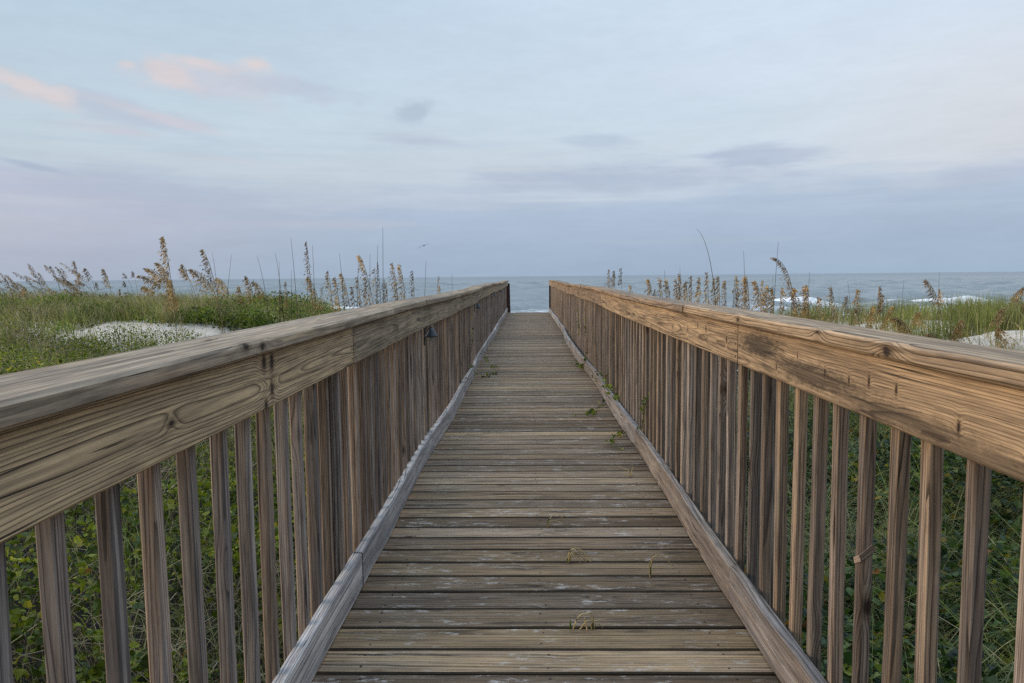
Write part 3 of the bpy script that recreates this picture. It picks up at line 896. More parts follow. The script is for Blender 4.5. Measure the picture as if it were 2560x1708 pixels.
def blades_arrays(P, h, lean, az_, w, rng, seg=5, rnd=None, droop=1.0):
    n = len(P)
    t = np.linspace(0, 1, seg + 1)[None]
    h = np.asarray(h).reshape(-1, 1) * np.ones((n, 1)); lean = np.asarray(lean).reshape(-1, 1) * np.ones((n, 1)); w = np.asarray(w).reshape(-1, 1) * np.ones((n, 1))
    hor = lean * h * t ** 1.9
    zz = h * (t - droop * np.clip(lean, 0, 2) * .42 * t ** 2.6)
    dx, dy = np.cos(az_)[:, None], np.sin(az_)[:, None]
    tw = az_ + PI / 2 + rng.normal(0, .7, n)
    wx, wy = np.cos(tw)[:, None], np.sin(tw)[:, None]
    ww = w * (1 - .93 * t ** 1.6) * .5
    cx = P[:, 0:1] + dx * hor; cy = P[:, 1:2] + dy * hor; cz = P[:, 2:3] + zz
    A = np.stack([cx - wx * ww, cy - wy * ww, cz], -1); B = np.stack([cx + wx * ww, cy + wy * ww, cz + ww * .3], -1)
    V = np.stack([A, B], 2).reshape(n, -1, 3)
    k = 2 * (seg + 1)
    f = np.array([(2 * i, 2 * i + 1, 2 * i + 3, 2 * i + 2) for i in range(seg)])
    Fc = f[None] + (np.arange(n) * k)[:, None, None]
    if rnd is None: rnd = rng.random(n)
    return V.reshape(-1, 3), Fc.reshape(-1, 4), np.repeat(rnd, k)


def stuff(name, V, Fc, R_, mat, label, cat):
    o = link(name, np_mesh(name, V, Fc, [mat], {'rnd': ('FLOAT', R_)}))
    return tag(o, label, cat, kind='stuff')


def scatter(n, x0, x1, y0, y1, dens, rng):
    out_ = np.zeros((0, 2))
    while len(out_) < n:
        xy = np.stack([rng.uniform(x0, x1, n * 2), rng.uniform(y0, y1, n * 2)], 1)
        keep = rng.random(n * 2) < dens(xy[:, 0], xy[:, 1])
        out_ = np.concatenate([out_, xy[keep]])
    return out_[:n]


def on_ground(xy, dz=0.0):
    return np.stack([xy[:, 0], xy[:, 1], terrain(xy[:, 0], xy[:, 1]) + dz], 1)


R1 = np.random.default_rng(101)
# vines and ground leaves beside the left railing (near)
hcl = lambda x, y: .08 + .62 * sstep(.3, .75, fbm(x * .9, y * .9, 71, 3))
xy = scatter(105000, -8.5, -.86, .4, 11.5, lambda x, y: .25 + .75 * sstep(.35, .55, fbm(x * 1.1, y * 1.1, 5)), R1)
u = R1.random(len(xy)) ** .6
P = on_ground(xy); P[:, 2] += u * hcl(xy[:, 0], xy[:, 1]) + .02
sz = (.016 + .046 * R1.random(len(P)) ** 1.6) * (1 - .55 * sstep(3.5, 8, xy[:, 1]))
V, Fc, R_ = leaves_arrays(P, sz, ROUND_V, ROUND_F, R1, .15, np.clip(R1.beta(2, 2.2, len(P)), 0, .9) + .12 * (R1.random(len(P)) < .05))
stuff('leafy_groundcover', V, Fc, R_, M['leaf_l'], 'bright green round leaved vines covering the ground beyond the left balusters', 'ground cover')
xy = scatter(16000, -8.5, -.85, .4, 11.5, lambda x, y: .2 + .8 * sstep(.5, .62, fbm(x * .9, y * .9, 15)), R1)
P = on_ground(xy)
V, Fc, R_ = blades_arrays(P, R1.uniform(.2, .62, len(P)), R1.uniform(.2, 1.5, len(P)), R1.random(len(P)) * 6.28, R1.uniform(.004, .009, len(P)), R1)
stuff('dry_grass', V, Fc, R_, M['grass_dry'], 'dry straw coloured grass among the vines beyond the left balusters', 'dry grass')
xy = scatter(7000, -8.5, -.85, .4, 11.5, lambda x, y: .15 + .85 * sstep(.5, .6, fbm(x * .9, y * .9, 25)), R1)
P = on_ground(xy)
V, Fc, R_ = blades_arrays(P, R1.uniform(.3, .7, len(P)), R1.uniform(.2, 1.1, len(P)), R1.random(len(P)) * 6.28, R1.uniform(.005, .011, len(P)), R1)
stuff('grass', V, Fc, R_, M['grass_g'], 'long green grass blades among the vines beyond the left balusters', 'grass')

# left dune cover
patchL = [(-4.55, 11.7, 2.6, 1.1), (-7.6, 11.6, 1.2, .35), (-9.6, 13.6, 1.0, .6)]


def bareL(x, y):
    v = np.zeros_like(x)
    for (cx, cy, rx, ry) in patchL:
        d = np.sqrt(((x - cx) / rx) ** 2 + ((y - cy) / ry) ** 2) + (fbm(x * 1.3, y * 1.3, 8) - .5) * 2.0
        v = np.maximum(v, sstep(1.15, .75, d))
    return v


R2 = np.random.default_rng(202)
dl = lambda x, y: (.12 + .88 * sstep(.40, .58, fbm(x * .7, y * .7, 51))) * (1 - .985 * bareL(x, y)) * sstep(20.5, 18.5, y)
xy = scatter(90000, -24, -1.6, 6, 20.5, dl, R2)
hc = .04 + .46 * sstep(.42, .75, fbm(xy[:, 0] * .7, xy[:, 1] * .7, 51)) * (.22 + .78 * sstep(11.5, 13.5, xy[:, 1]))
P = on_ground(xy); P[:, 2] += R2.random(len(xy)) ** .7 * hc + .01
V, Fc, R_ = leaves_arrays(P, R2.uniform(.03, .065, len(P)), LEAF_V, LEAF_F, R2, .1, None, .8)
stuff('dune_foliage', V, Fc, R_, M['leaf_d'], 'low green leafy cover over the left dune', 'ground cover')
xy = scatter(80000, -24, -1.6, 6, 21, lambda x, y: (.15 + .85 * sstep(.4, .6, fbm(x * .6, y * .6, 52))) * (1 - .985 * bareL(x, y)), R2)
P = on_ground(xy); fr = .3 + .7 * np.maximum(sstep(11., 13.5, xy[:, 1]), .8 * sstep(1.9, 3.2, np.abs(xy[:, 0] * 11.7 / xy[:, 1] + 5.2)))
V, Fc, R_ = blades_arrays(P, R2.uniform(.2, .56, len(P)) * fr, R2.uniform(.1, .8, len(P)), R2.normal(PI * .9, 1.2, len(P)), R2.uniform(.007, .013, len(P)), R2, 4)
stuff('dune_grass', V, Fc, R_, M['grass_g'], 'short green grass scattered over the left dune', 'grass')
xy = scatter(42000, -24, -1.6, 6, 21, lambda x, y: (.1 + .9 * sstep(.48, .62, fbm(x * .5, y * .5, 58))) * (1 - .985 * bareL(x, y)), R2)
P = on_ground(xy); fr = .35 + .65 * np.maximum(sstep(11., 13.5, xy[:, 1]), sstep(1.9, 3.2, np.abs(xy[:, 0] * 11.7 / xy[:, 1] + 5.2)))
V, Fc, R_ = blades_arrays(P, R2.uniform(.2, .55, len(P)) * fr, R2.uniform(.2, 1.0, len(P)), R2.normal(PI * .9, 1.2, len(P)), R2.uniform(.006, .012, len(P)), R2, 4)
stuff('dry_dune_grass', V, Fc, R_, M['grass_dry'], 'dry tan grass scattered over the left dune', 'dry grass')

xy = scatter(6000, -26, -2.5, 12.8, 19.0, lambda x, y: .1 + .9 * sstep(.45, .62, fbm(x * .55, y * .55, 53)), R2)
P = on_ground(xy)
V, Fc, R_ = blades_arrays(P, R2.uniform(.25, .62, len(P)), R2.uniform(.1, .75, len(P)), R2.normal(PI * .95, .8, len(P)), R2.uniform(.005, .010, len(P)), R2, 5)
stuff('crest_grass', V, Fc, R_, M['grass_dry'], 'tall ragged tan grass along the left dune crest', 'dry grass')

# right thicket close to the railing
R3 = np.random.default_rng(303)
hcr = lambda x, y: (.12 + .62 * sstep(.3, .7, fbm(x * .7, y * .7, 91, 3))) * sstep(5.6, 3.4, x)
xy = scatter(75000, .95, 5.2, .5, 11.5, lambda x, y: (.3 + .7 * sstep(.35, .5, fbm(x, y, 92))) * sstep(5.2, 3.9, x), R3)
u = R3.random(len(xy)) ** .55
P = on_ground(xy); P[:, 2] += u * hcr(xy[:, 0], xy[:, 1])
V, Fc, R_ = leaves_arrays(P, R3.uniform(.025, .06, len(P)), LEAF_V, LEAF_F, R3, .45, None, .95)
stuff('thicket_leaves', V, Fc, R_, M['leaf_r'], 'dark green leafy thicket beyond the right balusters', 'thicket')
xy = scatter(10000, .95, 6.0, .5, 9.5, lambda x, y: .12 + .88 * sstep(.45, .6, fbm(x * .9, y * .9, 95)) * sstep(6, 3.5, x), R3)
P = on_ground(xy)
V, Fc, R_ = blades_arrays(P, R3.uniform(.5, 1.1, len(P)), R3.uniform(.4, 1.6, len(P)), R3.random(len(P)) * 6.28, R3.uniform(.005, .010, len(P)), R3, 7)
stuff('tall_grass', V, Fc, R_, M['grass_g'], 'long arching green grass beyond the right balusters', 'grass')
xy = scatter(7000, .95, 6.0, .5, 9.5, lambda x, y: .12 + .88 * sstep(.5, .62, fbm(x * .9, y * .9, 97)), R3)
P = on_ground(xy)
V, Fc, R_ = blades_arrays(P, R3.uniform(.3, .8, len(P)), R3.uniform(.4, 1.6, len(P)), R3.random(len(P)) * 6.28, R3.uniform(.004, .008, len(P)), R3, 7)
stuff('dead_grass', V, Fc, R_, M['grass_dry'], 'dead tan grass tangled beyond the right balusters', 'dry grass')

# right dune grass
R4 = np.random.default_rng(404)
bareR = lambda x, y: np.maximum(sstep(1.2, .8, np.sqrt(((x - 6.7) / 1.9) ** 2 + ((y - 9.8) / 1.7) ** 2) + (fbm(x, y, 18) - .5)),
                                sstep(1.2, .7, np.sqrt(((x - 10.5) / 1.6) ** 2 + ((y - 13.0) / 1.0) ** 2) + (fbm(x, y, 19) - .5)))
dr = lambda x, y: (.1 + .9 * sstep(.38, .56, fbm(x * .8, y * .8, 61))) * (1 - .955 * bareR(x, y)) * sstep(4.2, 6.2, x + .1 * (y - 10)) * sstep(20, 17, y)
xy = scatter(60000, 3.6, 24, 7, 20, dr, R4)
P = on_ground(xy)
V, Fc, R_ = blades_arrays(P, R4.uniform(.28, .66, len(P)), R4.uniform(.05, .55, len(P)), R4.random(len(P)) * 6.28, R4.uniform(.007, .013, len(P)), R4, 4, R4.beta(2, 2.5, len(P)))
stuff('beach_grass', V, Fc, R_, M['grass_g'], 'upright green beach grass on the right dune', 'grass')
xy = scatter(9000, 2.6, 22, 8, 18.5, lambda x, y: (.1 + .9 * sstep(.45, .6, fbm(x * .8, y * .8, 66))) * (1 - .955 * bareR(x, y)), R4)
P = on_ground(xy); P[:, 2] += R4.random(len(xy)) * .16
V, Fc, R_ = leaves_arrays(P, R4.uniform(.02, .04, len(P)), LEAF_V, LEAF_F, R4, .2, None, .8)
stuff('creeping_foliage', V, Fc, R_, M['leaf_d'], 'low creeping leaves between the grass on the right dune', 'ground cover')
xy = scatter(14000, 2.6, 22, 8, 18.5, lambda x, y: (.1 + .9 * sstep(.48, .62, fbm(x * .8, y * .8, 68))) * (1 - .85 * bareR(x, y)), R4)
P = on_ground(xy)
V, Fc, R_ = blades_arrays(P, R4.uniform(.2, .6, len(P)), R4.uniform(.2, 1.1, len(P)), R4.random(len(P)) * 6.28, R4.uniform(.006, .011, len(P)), R4, 4)
stuff('dry_beach_grass', V, Fc, R_, M['grass_dry'], 'dry tan blades among the grass on the right dune', 'dry grass')

# low leafy shrubs that stand out on the left dune
RS = np.random.default_rng(909)
for (pxx, pyy, d, r, h, lab) in [
    (612, 752, 12.9, .62, .42, 'bright green low shrub under the arching sea oats left of the rail'),
    (700, 750, 12.6, .60, .40, 'bright green low shrub around the two leaning bare stalks'),
    (792, 755, 12.4, .50, .34, 'small green low shrub at the foot of the dark spear headed oat'),
    (258, 772, 13.6, .70, .40, 'dark green shrub behind the white sand patch'),
    (150, 752, 15.6, .90, .45, 'green shrub at the foot of the crowded far left sea oats'),
    (30, 748, 16.0, .80, .42, 'green shrub at the far left edge below the sea oats'),
    (505, 770, 13.0, .60, .34, 'green shrub right of the tallest sea oat behind the sand')]:
    bx = at(pxx, pyy, d).x; bz = float(terrain(bx, d))
    o = empty('low_shrub', (bx, d, bz), lab, 'shrub', 'low shrubs on the left dune')
    n = 1500
    th = RS.random(n) * 2 * PI; ph = np.arccos(RS.random(n)); rad = RS.random(n) ** .4
    bumpy = 1 + .35 * (fbm(th * 1.6 + d, ph * 3., 33, 3) - .5) * 2
    P = np.stack([bx + r * rad * bumpy * np.cos(th) * np.sin(ph), d + r * .8 * rad * bumpy * np.sin(th) * np.sin(ph), bz + .02 + .72 * h * rad * bumpy * np.cos(ph)], 1)
    V, Fc, R_ = leaves_arrays(P, RS.uniform(.028, .06, n), LEAF_V, LEAF_F, RS, .05, RS.beta(2.2, 2, n) * .9)
    link('foliage', np_mesh('foliage', V, Fc, [M['leaf_d']], {'rnd': ('FLOAT', R_)}), o)
    mb = MB()
    for k in range(7):
        a_ = k * .9 + d
        tube(mb, [(bx, d, bz - .03), (bx + .4 * r * math.cos(a_), d + .3 * r * math.sin(a_), bz + h * .45), (bx + .75 * r * math.cos(a_), d + .55 * r * math.sin(a_), bz + h * .8)], [.008, .006, .003], 4)
    me = bpy.data.meshes.new('stem'); me.from_pydata(mb.v, [], mb.f); me.materials.append(M['stalk'])
    a = me.attributes.new('rnd', 'FLOAT', 'POINT'); a.data.foreach_set('value', [.2] * len(mb.v)); me.update()
    link('stem', me, o)

# ------------------------------------------------------------------ sea oats and bare stalks
RO = np.random.default_rng(505)
SPK_V = np.array([(0, 0, 0), (-.5, .42, 0), (.5, .42, 0), (0, .42, .16), (0, .42, -.16), (0, 1, 0)], float)
SPK_F = np.array([(0, 2, 3), (0, 3, 1), (0, 1, 4), (0, 4, 2), (5, 3, 2), (5, 1, 3), (5, 4, 1), (5, 2, 4)])


def curve_pts(B, Tp, bend, side_v, n):
    """stem from B to Tp that bows over towards the tip"""
    out_ = []
    for i in range(n):
        t = i / (n - 1)
        p = B.lerp(Tp, t)
        # upright at first, leaning late
        hx = (t ** (1 + bend)) - t
        p = Vector((B.x + (Tp.x - B.x) * (t + hx), B.y + (Tp.y - B.y) * t, B.z + (Tp.z - B.z) * (1 - (1 - t) ** (1 + bend * .35))))
        out_.append(p)
    return out_


def oat(tip, base_x, depth, head, label, group, mat='oat', bend=.8, n_sp=46, wid=1.0, droop=.0, hang=1.0, leaves=3, name='sea_oat'):
    """head: fraction of the stem that carries seed"""
    Tp = at(tip[0], tip[1], depth)
    Bx = at(base_x, 780, depth + float(RO.uniform(-.1, .1))).x
    B = Vector((Bx, depth, float(terrain(Bx, depth)) - .03))
    tall = (Tp - B).length
    o = empty(name, B, label, 'sea oats' if head > 0 else 'grass stalk', group)
    pts = curve_pts(B, Tp, bend, None, 13)
    if droop:
        L_ = len(pts)
        sgn = 1 if Tp.x >= B.x else -1
        for i, p in enumerate(pts):
            t = max(0, (i / (L_ - 1) - (1 - head)) / max(head, .01))
            p.z -= droop * t * t; p.x += sgn * droop * .8 * t * t
    mb = MB()
    r0 = .0056 * (.8 + .25 * tall)
    tube(mb, pts, [r0 * (1 - .72 * i / 12) for i in range(13)], 4)
    mb.rn = [(.5,) * 3] * len(mb.v)
    me = np_mesh_like(mb, 'stem', M['stalk'] if mat != 'reed' else M['reed'], float(RO.random()))
    link('stem', me, o)
    if head > 0:
        n_sp = int(n_sp * 1.75)
        n = n_sp if depth > 11.3 or mat != 'oat_gold' else int(n_sp * 1.7)
        P0 = []; DD = []; ST = []
        lee = -1 if Tp.x < B.x else 1
        for i in range(n):
            t = 1 - head + head * (i + .5) / n
            k = t * 12; j = min(int(k), 11); f_ = k - j
            p = pts[j].lerp(pts[j + 1], f_)
            hp = (t - (1 - head)) / head                       # 0 at the bottom, 1 at the tip
            env = (.35 + .65 * math.sin(PI * min(1, .12 + hp * .9) ** .8)) * (1.15 - .75 * hp)
            blen = env * .105 * wid * float(RO.uniform(.4, 1.2))
            ang = float(RO.uniform(-1.1, 1.1))
            sx_ = lee * math.cos(ang) * .9 + float(RO.normal(0, .35)); sy_ = math.sin(ang)
            q_ = p + Vector((sx_ * blen, sy_ * blen, blen * (.35 - .95 * hang)))
            P0.append(q_); ST += [p, p]
            DD.append(Vector((sx_ * .55 + float(RO.normal(0, .25)), sy_ * .5 + float(RO.normal(0, .25)), -.75 * hang + .35 * hp + float(RO.normal(0, .25)))).normalized())
            if True:
                P0.append(p.lerp(q_, .45)); DD.append(DD[-1])
        nS = len(P0)
        sz_ = RO.uniform(.032, .056, nS) * (.5 + .5 * min(wid, 1.2)) * (.62 if depth < 11.3 and mat == 'oat_gold' else 1.)
        wd_ = sz_ * RO.uniform(.27, .42, nS)
        Y_ = np.array([tuple(d) for d in DD])
        ref = RO.normal(0, 1, (nS, 3))
        X_ = np.cross(Y_, ref); X_ /= np.linalg.norm(X_, axis=1)[:, None]
        Z_ = np.cross(X_, Y_)
        V = np.array([tuple(p) for p in P0])[:, None, :] + SPK_V[None, :, 0:1] * X_[:, None] * wd_[:, None, None] + SPK_V[None, :, 1:2] * Y_[:, None] * sz_[:, None, None] + SPK_V[None, :, 2:3] * Z_[:, None] * wd_[:, None, None]
        Fc = SPK_F[None] + (np.arange(nS) * 6)[:, None, None]
        St = np.array([tuple(p) for p in ST]); Q0 = np.array([tuple(p) for p in P0]); X2 = X_ * .0014
        Vb = np.stack([St - X2, St + X2, Q0 + X2 * .6], 1).reshape(-1, 3)
        Fb = np.arange(nS * 3).reshape(-1, 3) + nS * 6
        V = np.concatenate([V.reshape(-1, 3), Vb]); Fc = np.concatenate([Fc.reshape(-1, 3), Fb])
        me = np_mesh('seed_head', V.reshape(-1, 3), Fc.reshape(-1, 3), [M['plume' if depth < 11.3 and mat == 'oat_gold' else mat]], {'rnd': ('FLOAT', np.concatenate([np.repeat(RO.random(nS), 6), np.full(nS * 3, .4)]))})
        link('seed_head', me, o)
    if leaves:
        n = leaves
        Pb = np.repeat(np.array([tuple(B)]), n, 0) + RO.normal(0, .02, (n, 3)) * np.array([1, 1, 0])
        V, Fc, R_ = blades_arrays(Pb, RO.uniform(.3, .62, n) * tall, RO.uniform(.15, .7, n), RO.random(n) * 6.28, RO.uniform(.006, .010, n), RO, 6)
        link('leaf_blades', np_mesh('leaf_blades', V, Fc, [M['grass_g'] if RO.random() < .6 else M['grass_dry']], {'rnd': ('FLOAT', R_)}), o)
    return o


def np_mesh_like(mb, name, mat, rv):
    me = bpy.data.meshes.new(name); me.from_pydata(mb.v, [], mb.f); me.materials.append(mat)
    a = me.attributes.new('rnd', 'FLOAT', 'POINT'); a.data.foreach_set('value', [rv] * len(mb.v))
    me.polygons.foreach_set('use_smooth', [True] * len(me.polygons)); me.update()
    return me


G_CL = 'sea oats in the thick clump at the far left of the dune crest'
for i in range(46):
    tx = float(RO.uniform(-12, 200)); ty = float(RO.uniform(655, 722)) + (tx < 60) * 12
    oat((tx, ty), tx + float(RO.uniform(28, 70)), float(RO.uniform(15.8, 18.5)), float(RO.uniform(.22, .36)),
        'one of the thickly crowded windswept sea oats at the far left of the dune', G_CL, 'oat' if RO.random() < .75 else 'oat_dark', 1.0, 22, .55, leaves=1)
G_SM = 'small sea oats low along the left dune crest'
for (tx, ty, bx, d, hd) in [(308, 682, 345, 17.5, .2), (332, 678, 352, 17.5, .2), (310, 703, 332, 17.2, .22), (300, 722, 312, 16.5, .3), (362, 716, 372, 16.5, .3), (266, 732, 276, 16, .3), (240, 705, 252, 16, .3)]:
    oat((tx, ty), bx, d, hd, 'one of the short thin sea oats dotted along the left dune crest', G_SM, 'oat_dark', .8, 20, .6, leaves=1)
G_L = 'sea oats standing on the left dune'
S_L = [  # tip, base x, depth, head, label, mat, bend, n, wid, droop
    ((186, 652), 206, 16.8, .30, 'forked sea oat rising above the crowded clump at the far left', 'oat_dark', .9, 30, .7, 0),
    ((212, 670), 240, 16.8, .34, 'sea oat nodding left just right of the crowded far left clump', 'oat_dark', 1.1, 28, .9, 0),
    ((197, 682), 182, 15.2, .55, 'tawny bent sea oat leaning right at the edge of the far left clump', 'oat_gold', .5, 34, .7, 0),
    ((258, 672), 288, 16.2, .50, 'single full sea oat leaning left between the far left clump and the tallest oat', 'oat', .9, 44, .9, 0),
    ((408, 590), 444, 11.0, .62, 'tallest sea oat of all with a long dark seed head above the horizon', 'oat', .7, 86, 1.0, 0),
    ((345, 688), 436, 13.2, .36, 'sea oat bowed far to the left beside the tallest oat', 'oat', 1.6, 56, 1.3, 0),
    ((366, 671), 440, 13.0, .36, 'upper arching sea oat with a bushy head beside the tallest oat', 'oat', 1.5, 58, 1.3, 0),
    ((394, 656), 446, 13.1, .38, 'arching bushy sea oat just under the tallest head', 'oat', 1.1, 56, 1.3, 0),
    ((356, 716), 430, 13.2, .26, 'lowest bowed sea oat left of the tallest oat', 'oat', 1.5, 36, 1.1, 0),
    ((425, 700), 452, 12.0, .50, 'dense golden sea oat standing at the foot of the tallest oat', 'oat_gold', .7, 70, 1.2, 0),
    ((456, 660), 492, 14.0, .26, 'slim sea oat with a dark narrow head right of the tallest oat', 'oat_dark', .8, 30, .8, 0),
    ((452, 671), 500, 14.2, .28, 'pale slim sea oat leaning left behind the dark narrow one', 'oat', .9, 30, .8, 0),
    ((476, 672), 545, 12.8, .44, 'large arching sea oat with a heavy head under the second tallest oat', 'oat', 1.3, 66, 1.3, 0),
    ((506, 622), 552, 12.2, .52, 'second tallest sea oat with gaps along its long seed head', 'oat', .7, 60, .95, 0),
    ((543, 694), 588, 12.8, .44, 'bushy sea oat drooping left with the slanted bare stalk rising behind', 'oat', 1.5, 56, 1.4, 0),
    ((616, 690), 640, 13.2, .52, 'feathery sea oat beside the green shrubs left of the two leaning stalks', 'oat', .8, 54, 1.1, 0),
    ((598, 715), 613, 13.4, .42, 'short sea oat close left of the feathery one by the green shrubs', 'oat', .7, 34, .8, 0),
    ((634, 704), 676, 13.2, .42, 'sea oat arching left over the green shrubs', 'oat', 1.5, 50, 1.1, 0),
    ((702, 728), 708, 12.8, .50, 'reddish brown narrow seed head low among the green shrubs', 'oat_dark', .4, 34, .5, 0),
    ((716, 704), 723, 13.2, .5, 'small pale sea oat upright left of the dark spear headed oat', 'oat_gold', .4, 26, .5, 0),
    ((766, 603), 786, 11.6, .40, 'dark spear headed sea oat standing tall left of the rail', 'oat_dark', .4, 50, .55, 0),
    ((770, 694), 806, 12.4, .50, 'sea oat bending left below the dark spear headed oat', 'oat', 1.2, 54, 1.1, 0),
    ((806, 718), 812, 12.4, .4, 'tiny golden sea oat right of the dark spear headed oat', 'oat_gold', .6, 18, .5, 0),
    ((820, 676), 838, 12.8, .40, 'thin dark tipped sea oat before the golden yellow one', 'oat', .7, 34, .8, 0),
    ((838, 692), 860, 11.6, .75, 'golden yellow sea oat with a long loose head', 'oat_gold', .6, 70, .9, 0),
    ((852, 682), 884, 12.6, .45, 'drooping pale headed sea oat right of the golden yellow one', 'oat', 1.1, 46, 1.0, 0),
    ((882, 716), 893, 12.2, .6, 'short brown sea oat below the biggest leaning head by the rail', 'oat_gold', .6, 40, .8, 0),
    ((893, 690), 908, 12.4, .5, 'upright brown sea oat just left of the biggest leaning head by the rail', 'oat', .6, 36, .8, 0),
    ((898, 637), 948, 11.8, .60, 'biggest leaning sea oat head close to the left rail', 'oat', .9, 84, 1.1, 0),
    ((914, 712), 921, 12.2, .6, 'dark thin sea oat under the biggest leaning head', 'oat_dark', .6, 30, .6, 0),
    ((936, 668), 946, 12.4, .4, 'small headed sea oat between the biggest leaning head and the tall bare stalk', 'oat', .5, 26, .7, 0),
    ((944, 654), 958, 12.2, .65, 'dark narrow sea oat beside the tall bare stalk by the rail', 'oat_dark', .5, 44, .5, 0),
    ((961, 698), 962, 12.2, .55, 'short dark sea oat right at the foot of the tall bare stalk', 'oat_dark', .4, 30, .6, 0),
    ((966, 706), 974, 12.2, .65, 'golden brown low sea oat right of the tall bare stalk', 'oat_gold', .6, 36, .7, 0),
    ((981, 656), 1004, 12.2, .42, 'left one of the twin sea oats leaning together over the rail', 'oat', .8, 46, .85, 0),
    ((999, 660), 1022, 12.4, .48, 'right one of the twin sea oats leaning together over the rail', 'oat', .8, 52, .95, 0),
    ((990, 700), 998, 12.4, .6, 'pale straight sea oat below the twin leaning oats', 'oat_gold', .5, 30, .5, 0),
    ((1032, 676), 1040, 13.0, .42, 'sea oat with a sparse curled tip right of the twin leaning oats', 'oat_dark', .7, 30, .7, 0),
    ((1095, 690), 1086, 15.0, .55, 'small golden sea oat with narrow upright tips beside the far rail', 'oat_gold', .4, 34, .6, 0),
    ((1099, 714), 1106, 15.0, .5, 'short golden curled sea oat nearest to the far end of the left rail', 'oat_gold', 1.0, 26, .7, 0),
]
for (tp, bx, d, hd, lab, mt, bd, n_, wd, dr_) in S_L:
    oat(tp, bx, d, hd, lab, G_L, mt, bd, n_, wd * 1.3, dr_)
G_R = 'sea oats standing on the right dune'
